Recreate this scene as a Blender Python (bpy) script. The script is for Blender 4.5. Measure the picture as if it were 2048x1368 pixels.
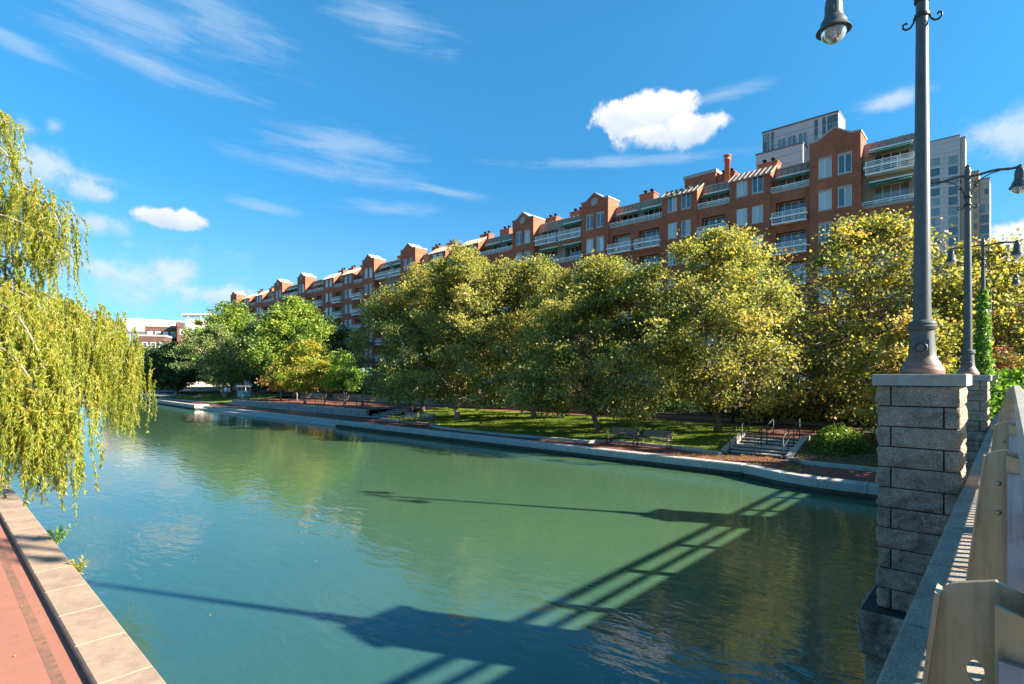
import bpy, math, random
import numpy as np
from mathutils import Vector, Matrix
R = math.radians
PI = math.pi
scene = bpy.context.scene
for o in list(bpy.data.objects):
    bpy.data.objects.remove(o)

# ------------------------------------------------------------------ camera, sun, sky
EZ = 4.6
AZ = R(42.665)
CA, SA = math.cos(AZ), math.sin(AZ)
cam = bpy.data.cameras.new('camera')
cam.sensor_width = 36.0
cam.lens = 1085 / 2048 * 36
cam.shift_y = 68 / 2048
cam.clip_start = 0.05
cam.clip_end = 6000
camo = bpy.data.objects.new('camera', cam)
camo.location = (0, 0, EZ)
camo.rotation_euler = (PI / 2, 0, AZ - PI / 2)
scene.collection.objects.link(camo)
scene.camera = camo
scene.view_settings.view_transform = 'Standard'
scene.view_settings.look = 'None'
scene.view_settings.exposure = 1.97
scene.view_settings.gamma = 1.0

SUN_EL = R(28.5)
SUN_H = Vector((0.447, -0.894, 0)).normalized()
SUN_V = Vector((SUN_H.x * math.cos(SUN_EL), SUN_H.y * math.cos(SUN_EL), math.sin(SUN_EL)))
sun = bpy.data.lights.new('sun', 'SUN')
sun.energy = 5.0
sun.angle = R(0.8)
sun.color = (1.0, 0.90, 0.74)
suno = bpy.data.objects.new('sun', sun)
suno.rotation_euler = SUN_V.to_track_quat('Z', 'Y').to_euler()
suno.location = SUN_V * 200
scene.collection.objects.link(suno)


def P(px, py, d):
    """a point d metres in front of the view plane, measured on the survey grid of the photograph"""
    r = (px - 1024) / 1085 * d
    return Vector((CA * d + SA * r, SA * d - CA * r, EZ + (752 - py) / 1085 * d))


class NT:
    """small helper to write node trees"""
    def __init__(self, tree):
        self.t = tree
        self.t.nodes.clear()

    def n(self, typ, ins=None, **kw):
        nd = self.t.nodes.new(typ)
        for k, v in kw.items():
            setattr(nd, k, v)
        for k, v in (ins or {}).items():
            self.set(nd.inputs[k], v)
        return nd

    def set(self, sock, v):
        if isinstance(v, bpy.types.NodeSocket):
            self.t.links.new(v, sock)
        elif isinstance(v, bpy.types.Node):
            self.t.links.new(v.outputs[0], sock)
        else:
            sock.default_value = v

    def m(self, op, a, b=0.0, c=None, clamp=False):
        nd = self.t.nodes.new('ShaderNodeMath')
        nd.operation = op
        nd.use_clamp = clamp
        self.set(nd.inputs[0], a)
        self.set(nd.inputs[1], b)
        if c is not None:
            self.set(nd.inputs[2], c)
        return nd.outputs[0]

    def mix(self, f, a, b, mode='MIX'):
        nd = self.t.nodes.new('ShaderNodeMix')
        nd.data_type = 'RGBA'
        nd.blend_type = mode
        self.set(nd.inputs[0], f)
        self.set(nd.inputs[6], a)
        self.set(nd.inputs[7], b)
        return nd.outputs[2]

    def ramp(self, f, stops, interp='LINEAR'):
        nd = self.t.nodes.new('ShaderNodeValToRGB')
        cr = nd.color_ramp
        cr.interpolation = interp
        while len(cr.elements) < len(stops):
            cr.elements.new(0.5)
        for e, (p, c) in zip(cr.elements, stops):
            e.position = p
            e.color = (*c, 1) if len(c) == 3 else c
        self.set(nd.inputs[0], f)
        return nd.outputs[0]

    def noise(self, vec, scale, detail=4, rough=0.55, dist=0.0):
        nd = self.n('ShaderNodeTexNoise', {'Scale': scale, 'Detail': detail, 'Roughness': rough, 'Distortion': dist})
        if vec is not None:
            self.set(nd.inputs['Vector'], vec)
        return nd.outputs[0]

    def smooth(self, v, a, b):
        nd = self.n('ShaderNodeMapRange', {0: v, 1: a, 2: b, 3: 0.0, 4: 1.0}, interpolation_type='SMOOTHSTEP')
        return nd.outputs[0]


def build_world():
    w = bpy.data.worlds.new('World')
    scene.world = w
    w.use_nodes = True
    T = NT(w.node_tree)
    sky = T.n('ShaderNodeTexSky', sky_type='NISHITA', sun_disc=False, sun_elevation=SUN_EL,
              sun_rotation=math.atan2(SUN_H.x, SUN_H.y), altitude=0, air_density=1.0, dust_density=0.35, ozone_density=2.2)
    co = T.n('ShaderNodeTexCoord').outputs['Generated']
    sep = T.n('ShaderNodeSeparateXYZ', {0: co})
    x, y, z = sep.outputs
    az = T.m('ARCTAN2', y, x)
    hyp = T.m('SQRT', T.m('ADD', T.m('MULTIPLY', x, x), T.m('MULTIPLY', y, y)))
    te = T.m('DIVIDE', z, T.m('MAXIMUM', hyp, 0.02))
    ncu = T.noise(co, 15, 10, 0.66, 0.3)
    ncub = T.noise(co, 34, 6, 0.6)
    vci = T.n('ShaderNodeCombineXYZ', {0: T.m('MULTIPLY', az, 5.0), 1: T.m('ADD', T.m('MULTIPLY', te, 30.0), T.m('MULTIPLY', az, -2.6)), 2: 3.0})
    nci = T.noise(vci, 1.6, 8, 0.66, 0.6)

    def loc(px, py):
        u = (px - 1024) / 1085
        v = Vector((CA + SA * u, SA - CA * u, (752 - py) / 1085))
        return math.atan2(v.y, v.x), v.z / math.hypot(v.x, v.y)

    def cloud(px, py, hw, hh, tilt, noise, amp, soft, strength):
        a0, t0 = loc(px, py)
        a1 = loc(px - hw, py)[0]
        t1 = loc(px, py - hh)[1]
        sa, se = abs(a1 - a0), abs(t1 - t0)
        da = T.m('SUBTRACT', a0, az)            # to the right positive
        dt = T.m('SUBTRACT', te, t0)
        dt = T.m('ADD', dt, T.m('MULTIPLY', da, tilt))
        q = T.m('SQRT', T.m('ADD', T.m('POWER', T.m('DIVIDE', da, sa), 2.0), T.m('POWER', T.m('DIVIDE', dt, se), 2.0)))
        f = T.m('MULTIPLY_ADD', T.m('SUBTRACT', noise, 0.5), amp, T.m('SUBTRACT', 1.0, q))
        d = T.m('MULTIPLY', T.smooth(f, 0.0, soft), strength)
        return d, T.m('DIVIDE', dt, se)

    cirrus = [(300, 128, 250, 30, .13), (50, 95, 120, 24, .24), (440, 45, 170, 75, .28), (250, 20, 330, 60, .15),
              (700, 290, 190, 38, .03), (670, 342, 230, 24, .07), (790, 417, 115, 14, 0), (900, 384, 100, 11, .16),
              (1445, 187, 110, 17, -.09), (1260, 323, 270, 13, .02), (520, 412, 80, 13, .1), (190, 355, 80, 10, .1),
              (770, 40, 140, 50, .3), (1770, 205, 80, 22, -.1)]
    dens = None
    for px, py, hw, hh, tl in cirrus:
        d, _ = cloud(px, py, hw, hh, tl, T.m('MULTIPLY_ADD', ncu, 0.35, T.m('MULTIPLY', nci, 0.8)), 2.9, 1.5, 0.48)
        dens = d if dens is None else T.m('MAXIMUM', dens, d)
    cum = [(1270, 232, 88, 52, 1.5, .3, 1.0), (1335, 222, 80, 44, 1.5, .3, 1.0), (1385, 256, 72, 44, 1.6, .4, 1.0), (1318, 272, 92, 34, 1.7, .6, .95), (338, 437, 82, 26, 1.6, .32, .92), (75, 335, 120, 66, 2.0, .9, .7),
           (175, 380, 75, 38, 2.0, .8, .7), (190, 450, 110, 36, 2.0, .9, .65), (108, 250, 30, 26, 2.8, 1.1, .5),
           (52, 255, 42, 34, 2.6, 1.0, .5), (1785, 203, 62, 24, 1.9, .8, .5), (2030, 265, 150, 70, 1.9, 1.0, .72),
           (2030, 510, 90, 82, 1.4, .3, .95), (260, 555, 300, 95, 2.6, 1.5, .75), (345, 540, 80, 42, 2.0, .9, .75), (205, 535, 75, 38, 2.0, .9, .75), (430, 590, 120, 30, 2.0, .8, .7),
           (110, 510, 160, 60, 1.7, 1.0, .6)]
    shade = None
    cd = None
    for px, py, hw, hh, amp, soft, st in cum:
        d, h = cloud(px, py, hw, hh, 0, T.m('MULTIPLY_ADD', ncub, 0.55, T.m('MULTIPLY_ADD', ncu, 0.9, -0.225)), amp, soft, st)
        s = T.m('MULTIPLY', d, T.smooth(T.m('MULTIPLY_ADD', T.m('SUBTRACT', ncu, 0.5), 2.2, h), -0.9, 0.75))
        cd = d if cd is None else T.m('MAXIMUM', cd, d)
        shade = s if shade is None else T.m('MAXIMUM', shade, s)
    # thin veil of moisture low in the sky
    low = T.m('MULTIPLY', T.smooth(te, 0.36, 0.0), 0.5)
    skyc = T.n('ShaderNodeHueSaturation', {'Hue': 0.493, 'Saturation': 1.2, 'Value': 1.0, 'Color': sky.outputs[0]}).outputs[0]
    skyc = T.mix(1.0, skyc, (0.48, 1.02, 1.12, 1), 'MULTIPLY')
    skyc = T.mix(1.0, skyc, T.ramp(te, [(0.0, (0.62, 0.66, 0.74)), (0.25, (0.66, 0.72, 0.80)), (0.62, (1, 1, 1))]), 'MULTIPLY')
    bg = T.n('ShaderNodeBackground', {'Color': skyc, 'Strength': 0.061})
    ccol = T.ramp(shade, [(0.0, (0.50, 0.60, 0.74)), (0.35, (0.62, 0.69, 0.78)), (1.0, (0.80, 0.80, 0.80))])
    bgc = T.n('ShaderNodeBackground', {'Color': ccol, 'Strength': 0.34})
    bgw = T.n('ShaderNodeBackground', {'Color': (0.54, 0.70, 0.88, 1), 'Strength': 0.285})
    bgv = T.n('ShaderNodeBackground', {'Color': (0.36, 0.57, 0.84, 1), 'Strength': 0.31})
    m0 = T.n('ShaderNodeMixShader', {0: low, 1: bg.outputs[0], 2: bgv.outputs[0]})
    m1 = T.n('ShaderNodeMixShader', {0: dens, 1: m0.outputs[0], 2: bgw.outputs[0]})
    m2 = T.n('ShaderNodeMixShader', {0: cd, 1: m1.outputs[0], 2: bgc.outputs[0]})
    T.n('ShaderNodeOutputWorld', {0: m2.outputs[0]})


build_world()

# ------------------------------------------------------------------ materials
def new_mat(name):
    m = bpy.data.materials.new(name)
    m.use_nodes = True
    T = NT(m.node_tree)
    out = T.n('ShaderNodeOutputMaterial')
    b = T.n('ShaderNodeBsdfPrincipled')
    T.t.links.new(b.outputs[0], out.inputs[0])
    return m, T, b, out


def simple(name, col, rough=0.6, metal=0.0, var=0.25, scale=6.0, bump=0.0, bscale=40.0, spec=0.5):
    """plain coloured stuff with soft wear: a little lighter and darker in blotches, and a fine bump"""
    m, T, b, _ = new_mat(name)
    co = T.n('ShaderNodeTexCoord').outputs['Object']
    n = T.noise(co, scale, 6, 0.65)
    c0 = tuple(min(1, c * (1 - var)) for c in col)
    c1 = tuple(min(1, c * (1 + var)) for c in col)
    T.set(b.inputs['Base Color'], T.ramp(n, [(0.25, c0), (0.75, c1)]))
    b.inputs['Roughness'].default_value = rough
    b.inputs['Metallic'].default_value = metal
    b.inputs['Specular IOR Level'].default_value = spec
    if bump:
        bn = T.n('ShaderNodeBump', {'Strength': bump, 'Distance': 0.02, 'Height': T.noise(co, bscale, 5, 0.6)})
        T.set(b.inputs['Normal'], bn)
    return m


def brick_mat(name, c1, c2, mortar, bw=0.21, rh=0.075, axis='wall', bump=0.3):
    m, T, b, _ = new_mat(name)
    co = T.n('ShaderNodeTexCoord').outputs['Object']
    s = T.n('ShaderNodeSeparateXYZ', {0: co}).outputs
    if axis == 'wall':
        v = T.n('ShaderNodeCombineXYZ', {0: T.m('ADD', s[0], s[1]), 1: s[2], 2: 0.0})
    else:
        v = T.n('ShaderNodeCombineXYZ', {0: s[0], 1: s[1], 2: 0.0})
    br = T.n('ShaderNodeTexBrick', {'Vector': v, 'Color1': (*c1, 1), 'Color2': (*c2, 1), 'Mortar': (*mortar, 1), 'Scale': 1.0,
                                    'Mortar Size': 0.012 if bw < .25 else 0.016, 'Mortar Smooth': 0.2, 'Bias': 0.0, 'Brick Width': bw, 'Row Height': rh})
    n = T.noise(co, 0.7, 7, 0.7)
    col = T.mix(1.0, br.outputs[0], T.ramp(n, [(0.3, (0.72, 0.72, 0.72)), (0.7, (1.15, 1.12, 1.1))]), 'MULTIPLY')
    T.set(b.inputs['Base Color'], col)
    b.inputs['Roughness'].default_value = 0.85
    b.inputs['Specular IOR Level'].default_value = 0.25
    bn = T.n('ShaderNodeBump', {'Strength': bump, 'Distance': 0.01, 'Height': br.outputs[1]}, invert=True)
    T.set(b.inputs['Normal'], bn)
    return m


def granite(name, col, rough=0.8, speck=0.5, stain=0.5, bump=0.35, bscale=60, tint=(1.0, 0.93, 0.84), sscale=1.6, grain=190):
    m, T, b, _ = new_mat(name)
    co = T.n('ShaderNodeTexCoord').outputs['Object']
    f = T.noise(co, grain, 3, 0.7)
    g = T.noise(co, sscale, 8, 0.68)
    h = T.noise(co, sscale * 5.5, 6, 0.7)
    base = T.ramp(f, [(0.3, tuple(c * (1 - speck) for c in col)), (0.55, col), (0.75, tuple(min(1, c * (1 + speck)) for c in col))])
    st = T.ramp(g, [(0.28, tuple(1 - stain for _ in col)), (0.55, (1, 1, 1)), (0.75, tint)])
    c = T.mix(1.0, base, st, 'MULTIPLY')
    c = T.mix(1.0, c, T.ramp(h, [(0.3, (0.78, 0.78, 0.78)), (0.65, (1.06, 1.06, 1.06))]), 'MULTIPLY')
    T.set(b.inputs['Base Color'], c)
    b.inputs['Roughness'].default_value = rough
    b.inputs['Specular IOR Level'].default_value = 0.3
    bn = T.n('ShaderNodeBump', {'Strength': bump, 'Distance': 0.015, 'Height': T.m('ADD', T.noise(co, bscale, 6, 0.7), h)})
    T.set(b.inputs['Normal'], bn)
    return m


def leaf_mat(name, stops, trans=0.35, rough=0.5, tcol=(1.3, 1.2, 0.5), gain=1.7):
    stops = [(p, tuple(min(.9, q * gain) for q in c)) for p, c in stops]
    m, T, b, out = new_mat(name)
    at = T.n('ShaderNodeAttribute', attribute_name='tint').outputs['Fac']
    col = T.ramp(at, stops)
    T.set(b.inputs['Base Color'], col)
    b.inputs['Roughness'].default_value = rough
    b.inputs['Specular IOR Level'].default_value = 0.35
    tr = T.n('ShaderNodeBsdfTranslucent', {'Color': T.mix(1.0, col, (*tcol, 1), 'MULTIPLY')})
    mx = T.n('ShaderNodeMixShader', {0: trans, 1: b.outputs[0], 2: tr.outputs[0]})
    T.t.links.new(mx.outputs[0], out.inputs[0])
    return m


def glass_mat(name, c0, c1, rough=0.06):
    m, T, b, _ = new_mat(name)
    r = T.n('ShaderNodeObjectInfo').outputs['Random']
    geo = T.n('ShaderNodeNewGeometry').outputs['Random Per Island']
    f = T.m('FRACT', T.m('ADD', r, T.m('MULTIPLY', geo, 0.37)))
    T.set(b.inputs['Base Color'], T.ramp(f, [(0.0, c0), (0.45, c0), (0.6, c1), (1.0, tuple(0.5 * (a + q) for a, q in zip(c0, c1)))]))
    b.inputs['Roughness'].default_value = rough
    b.inputs['IOR'].default_value = 1.9
    return m


def water_mat():
    m, T, b, _ = new_mat('canal_water')
    co = T.n('ShaderNodeTexCoord').outputs['Object']
    mp = T.n('ShaderNodeMapping', {0: co, 2: (0, 0, R(28)), 3: (1.0, 0.42, 1.0)}).outputs[0]
    n1 = T.noise(mp, 1.9, 2, 0.5, 0.8)
    n2 = T.noise(mp, 5.2, 3, 0.5, 0.4)
    n3 = T.noise(mp, 12.0, 2, 0.5)
    big = T.noise(co, 0.12, 2, 0.5)
    h = T.m('MULTIPLY', T.m('MULTIPLY_ADD', n1, 0.0135, T.m('MULTIPLY_ADD', n3, 0.0014, T.m('MULTIPLY', n2, 0.0078))), T.ramp(big, [(0.3, (0.6, 0.6, 0.6)), (0.7, (1.15, 1.15, 1.15))]))
    bn = T.n('ShaderNodeBump', {'Strength': 1.0, 'Distance': 1.0, 'Height': h})
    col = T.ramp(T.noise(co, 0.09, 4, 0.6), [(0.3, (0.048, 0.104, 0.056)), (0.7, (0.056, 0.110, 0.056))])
    # blue sky reflection painted into the base colour along the near bank, greener mid-canal
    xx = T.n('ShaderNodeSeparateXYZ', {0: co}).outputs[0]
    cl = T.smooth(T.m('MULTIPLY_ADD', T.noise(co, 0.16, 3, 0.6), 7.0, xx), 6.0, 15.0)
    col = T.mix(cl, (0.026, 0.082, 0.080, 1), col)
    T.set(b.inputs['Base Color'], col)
    b.inputs['Roughness'].default_value = 0.03
    b.inputs['IOR'].default_value = 1.5
    T.set(b.inputs['Normal'], bn)
    return m


M = {}
M['brick'] = brick_mat('facade_brick', (0.44, 0.115, 0.062), (0.28, 0.072, 0.042), (0.38, 0.17, 0.10), 0.30, 0.10)
M['farbrick'] = brick_mat('far_brick', (0.13, 0.05, 0.04), (0.10, 0.04, 0.033), (0.16, 0.12, 0.10))
M['cast'] = simple('cast_stone', (0.36, 0.33, 0.29), 0.8, var=0.15)
M['white'] = simple('white_paint', (0.80, 0.80, 0.80), 0.45, var=0.06)
M['cream'] = simple('cream_frame', (0.66, 0.58, 0.42), 0.5, var=0.08)
M['tan'] = simple('tan_metal', (0.30, 0.235, 0.17), 0.55, metal=0.15, var=0.18, scale=1.2)
M['roofmetal'] = simple('roof_metal', (0.28, 0.21, 0.155), 0.5, metal=0.1, var=0.12)
M['green'] = simple('green_awning', (0.012, 0.13, 0.075), 0.75, var=0.2)
M['glass'] = glass_mat('window_glass', (0.06, 0.08, 0.09), (0.52, 0.54, 0.52))
M['dglass'] = glass_mat('door_glass', (0.035, 0.05, 0.06), (0.25, 0.26, 0.25))
M['tglass'] = glass_mat('tower_glass', (0.05, 0.085, 0.085), (0.22, 0.27, 0.25))
M['panel'] = simple('tower_panel', (0.42, 0.41, 0.41), 0.5, var=0.06, scale=0.4)
M['paneldark'] = simple('panel_joint', (0.11, 0.11, 0.12), 0.6)
M['towertan'] = simple('tower_tan', (0.42, 0.29, 0.17), 0.8, var=0.1, scale=0.5)
M['concrete'] = simple('roof_concrete', (0.33, 0.31, 0.28), 0.9, var=0.15)
M['buff'] = simple('buff_render', (0.42, 0.375, 0.29), 0.85, var=0.07)
M['dark'] = simple('dark_interior', (0.02, 0.02, 0.022), 0.8)
M['slate'] = simple('slate_frame', (0.13, 0.14, 0.16), 0.6)
M['granite'] = granite('pier_granite', (0.46, 0.375, 0.28), 0.85, 0.75, 0.6, 1.0, 48, (1.08, 0.98, 0.86), 2.2, 75)
M['cap'] = granite('cap_granite', (0.42, 0.385, 0.33), 0.8, 0.3, 0.25, 0.25)
M['coping'] = granite('coping_granite', (0.37, 0.315, 0.25), 0.75, 0.55, 0.45, 0.35, 60, (1.05, 0.95, 0.85), 1.6, 80)
M['quay'] = granite('quay_granite', (0.42, 0.40, 0.365), 0.8, 0.25, 0.3, 0.2)
M['pinkcoping'] = granite('warm_coping', (0.37, 0.265, 0.19), 0.85, 0.28, 0.35, 0.3, 80, (1.06, 0.96, 0.88), 1.1)
M['quaywall'] = granite('quay_wall_stone', (0.12, 0.10, 0.085), 0.9, 0.4, 0.6, 0.6, 14)


def tide_wall():
    m, T, b, _ = new_mat('tide_stained_stone')
    co = T.n('ShaderNodeTexCoord').outputs['Object']
    z = T.n('ShaderNodeSeparateXYZ', {0: co}).outputs[2]
    n = T.noise(co, 3.0, 7, 0.7)
    h = T.m('MULTIPLY_ADD', n, 0.22, z)
    c = T.ramp(h, [(0.0, (0.02, 0.026, 0.015)), (0.56, (0.030, 0.034, 0.018)), (0.66, (0.11, 0.09, 0.07)), (0.8, (0.19, 0.165, 0.13))])
    c = T.mix(1.0, c, T.ramp(T.noise(co, 16, 6, .7), [(0.3, (0.6, 0.6, 0.6)), (0.7, (1.15, 1.15, 1.15))]), 'MULTIPLY')
    T.set(b.inputs['Base Color'], c)
    b.inputs['Roughness'].default_value = 0.85
    T.set(b.inputs['Normal'], T.n('ShaderNodeBump', {'Strength': 0.6, 'Distance': 0.02, 'Height': T.noise(co, 14, 6, .7)}))
    return m


M['tide'] = tide_wall()
M['blockwall'] = granite('block_wall_stone', (0.36, 0.33, 0.30), 0.85, 0.3, 0.45, 0.5, 18)
M['mortar'] = simple('mortar', (0.035, 0.032, 0.03), 0.95)
def weathered_metal(name, col, dirt, rough, metal):
    m, T, b, _ = new_mat(name)
    co = T.n('ShaderNodeTexCoord').outputs['Object']
    runs = T.noise(T.n('ShaderNodeMapping', {0: co, 3: (26, 26, 1.6)}).outputs[0], 1.0, 6, 0.7)
    spots = T.noise(co, 34, 5, 0.7)
    soft = T.noise(co, 2.6, 4, 0.6)
    f = T.m('ADD', T.m('MULTIPLY', runs, 0.55), T.m('ADD', T.m('MULTIPLY', spots, 0.25), T.m('MULTIPLY', soft, 0.35)))
    T.set(b.inputs['Base Color'], T.ramp(f, [(0.36, dirt), (0.56, col), (0.78, tuple(min(1, c * 1.2) for c in col))]))
    T.set(b.inputs['Roughness'], T.m('MULTIPLY_ADD', spots, 0.35, rough - .15))
    b.inputs['Metallic'].default_value = metal
    T.set(b.inputs['Normal'], T.n('ShaderNodeBump', {'Strength': 0.12, 'Distance': 0.004, 'Height': spots}))
    return m


M['alu'] = weathered_metal('bronze_aluminium', (0.40, 0.335, 0.24), (0.20, 0.155, 0.10), 0.42, 0.6)
M['alucap'] = weathered_metal('pale_rail', (0.42, 0.375, 0.31), (0.26, 0.22, 0.17), 0.42, 0.45)
M['galv'] = weathered_metal('galvanised_plate', (0.27, 0.32, 0.40), (0.10, 0.12, 0.15), 0.45, 0.5)
M['lampgreen'] = simple('lamp_green_paint', (0.065, 0.072, 0.070), 0.42, var=0.25, scale=9, bump=0.08, bscale=50)
M['rust'] = simple('rusty_base', (0.15, 0.085, 0.06), 0.7, var=0.5, scale=14)
M['globe'] = None
M['redpave'] = simple('red_pavement', (0.29, 0.118, 0.078), 0.9, var=0.10, scale=2.2, bump=0.15, bscale=130)
M['pavestrip'] = brick_mat('brick_strip', (0.30, 0.13, 0.085), (0.17, 0.105, 0.075), (0.22, 0.12, 0.08), 0.2, 0.1, 'floor')
M['brickpave'] = brick_mat('brick_paving', (0.19, 0.06, 0.04), (0.14, 0.046, 0.032), (0.20, 0.11, 0.08), 0.2, 0.1, 'floor')
M['soil'] = simple('planting_soil', (0.085, 0.055, 0.033), 0.95, var=0.5, scale=9, bump=0.8, bscale=30)
M['ground'] = simple('ground', (0.12, 0.12, 0.09), 0.95, var=0.3, scale=0.3)
M['asphalt'] = simple('asphalt', (0.09, 0.088, 0.085), 0.9, var=0.2, bump=0.2, bscale=80)
M['bark'] = simple('plane_bark', (0.14, 0.10, 0.07), 0.9, var=0.55, scale=5, bump=0.7, bscale=18)
M['palebark'] = simple('pale_bark', (0.27, 0.22, 0.17), 0.9, var=0.35, scale=6, bump=0.4, bscale=20)
M['wood'] = simple('bench_wood', (0.20, 0.14, 0.11), 0.75, var=0.25, scale=12)
M['greywood'] = simple('weathered_bench', (0.22, 0.19, 0.18), 0.75, var=0.2, scale=12)
M['black'] = simple('black_iron', (0.018, 0.022, 0.020), 0.5, var=0.2)
M['railgreen'] = simple('dark_green_rail', (0.025, 0.05, 0.042), 0.45, var=0.2)
M['teal'] = simple('teal_bin', (0.05, 0.30, 0.20), 0.5, var=0.1)
M['cyan'] = simple('cyan_panel', (0.06, 0.32, 0.36), 0.5, var=0.1)
M['terracotta'] = simple('terracotta', (0.42, 0.13, 0.06), 0.8, var=0.2)
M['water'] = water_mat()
M['planeleaf'] = leaf_mat('plane_leaf', [(0.0, (0.07, 0.10, 0.035)), (0.3, (0.16, 0.195, 0.06)), (0.6, (0.29, 0.29, 0.085)), (0.88, (0.42, 0.39, 0.11)), (1.0, (0.42, 0.27, 0.10))], 0.5, gain=1.22)
M['brownleaf'] = leaf_mat('brown_leaf', [(0.0, (0.05, 0.05, 0.018)), (0.4, (0.12, 0.10, 0.03)), (0.8, (0.22, 0.15, 0.05)), (1.0, (0.26, 0.10, 0.05))], 0.3)
M['greenleaf'] = leaf_mat('green_leaf', [(0.0, (0.04, 0.075, 0.014)), (0.5, (0.095, 0.145, 0.02)), (1.0, (0.19, 0.21, 0.03))], 0.36, gain=2.0)
M['darkleaf'] = leaf_mat('dark_leaf', [(0.0, (0.018, 0.045, 0.018)), (0.6, (0.035, 0.075, 0.026)), (1.0, (0.09, 0.10, 0.03))], 0.25)
M['paleleaf'] = leaf_mat('pale_leaf', [(0.0, (0.05, 0.085, 0.03)), (0.6, (0.10, 0.135, 0.045)), (1.0, (0.17, 0.17, 0.06))], 0.36, gain=2.0)
M['yellowleaf'] = leaf_mat('yellow_leaf', [(0.0, (0.10, 0.15, 0.02)), (0.5, (0.24, 0.25, 0.03)), (0.85, (0.38, 0.30, 0.035)), (1.0, (0.36, 0.20, 0.05))], 0.38, gain=1.35)
M['orangeleaf'] = leaf_mat('orange_leaf', [(0.0, (0.12, 0.15, 0.03)), (0.5, (0.22, 0.21, 0.035)), (0.8, (0.32, 0.17, 0.06)), (1.0, (0.30, 0.10, 0.06))], 0.35, gain=1.3)
M['willowleaf'] = leaf_mat('willow_leaf', [(0.0, (0.10, 0.155, 0.022)), (0.45, (0.21, 0.25, 0.03)), (0.8, (0.33, 0.30, 0.035)), (1.0, (0.38, 0.27, 0.05))], 0.5, 0.42, gain=1.3)
M['ivyleaf'] = leaf_mat('ivy_leaf', [(0.0, (0.04, 0.10, 0.014)), (0.6, (0.11, 0.21, 0.025)), (1.0, (0.20, 0.27, 0.04))], 0.35)
M['redleaf'] = leaf_mat('red_leaf', [(0.0, (0.25, 0.09, 0.05)), (1.0, (0.36, 0.18, 0.10))], 0.3, gain=1.0)


def globe_mat():
    m, T, b, _ = new_mat('lamp_globe')
    b.inputs['Base Color'].default_value = (0.92, 0.94, 0.97, 1)
    b.inputs['Roughness'].default_value = 0.04
    b.inputs['IOR'].default_value = 1.45
    b.inputs['Transmission Weight'].default_value = 0.85
    return m


M['globe'] = globe_mat()


def grass_mat():
    m, T, b, _ = new_mat('lawn_grass')
    co = T.n('ShaderNodeTexCoord').outputs['Object']
    n = T.noise(co, 1.1, 7, 0.7)
    f = T.noise(co, 40, 4, 0.7)
    c = T.ramp(n, [(0.3, (0.10, 0.145, 0.02)), (0.7, (0.18, 0.215, 0.03))])
    c = T.mix(1.0, c, T.ramp(f, [(0.3, (0.6, 0.6, 0.6)), (0.7, (1.2, 1.2, 1.1))]), 'MULTIPLY')
    T.set(b.inputs['Base Color'], c)
    b.inputs['Roughness'].default_value = 0.9
    b.inputs['Specular IOR Level'].default_value = 0.1
    T.set(b.inputs['Normal'], T.n('ShaderNodeBump', {'Strength': 0.9, 'Distance': 0.05, 'Height': f}))
    return m


M['grass'] = grass_mat()

# ------------------------------------------------------------------ objects: helpers
COL = scene.collection


def link(o, parent=None):
    COL.objects.link(o)
    if parent is not None:
        o.parent = parent
    return o


def tag(o, label=None, cat=None, group=None, kind=None):
    if label:
        o['label'] = label
    if cat:
        o['category'] = cat
    if group:
        o['group'] = group
    if kind:
        o['kind'] = kind
    return o


def thing(name, label, cat, loc=(0, 0, 0), rz=0.0, group=None):
    o = bpy.data.objects.new(name, None)
    o.empty_display_size = 0.2
    o.location = loc
    o.rotation_euler = (0, 0, rz)
    link(o)
    return tag(o, label, cat, group)


def copy_tree(o, parent=None):
    c = o.copy()
    link(c, parent)
    for ch in [q for q in list(bpy.data.objects) if q.parent == o]:
        copy_tree(ch, c)
    return c


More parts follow.
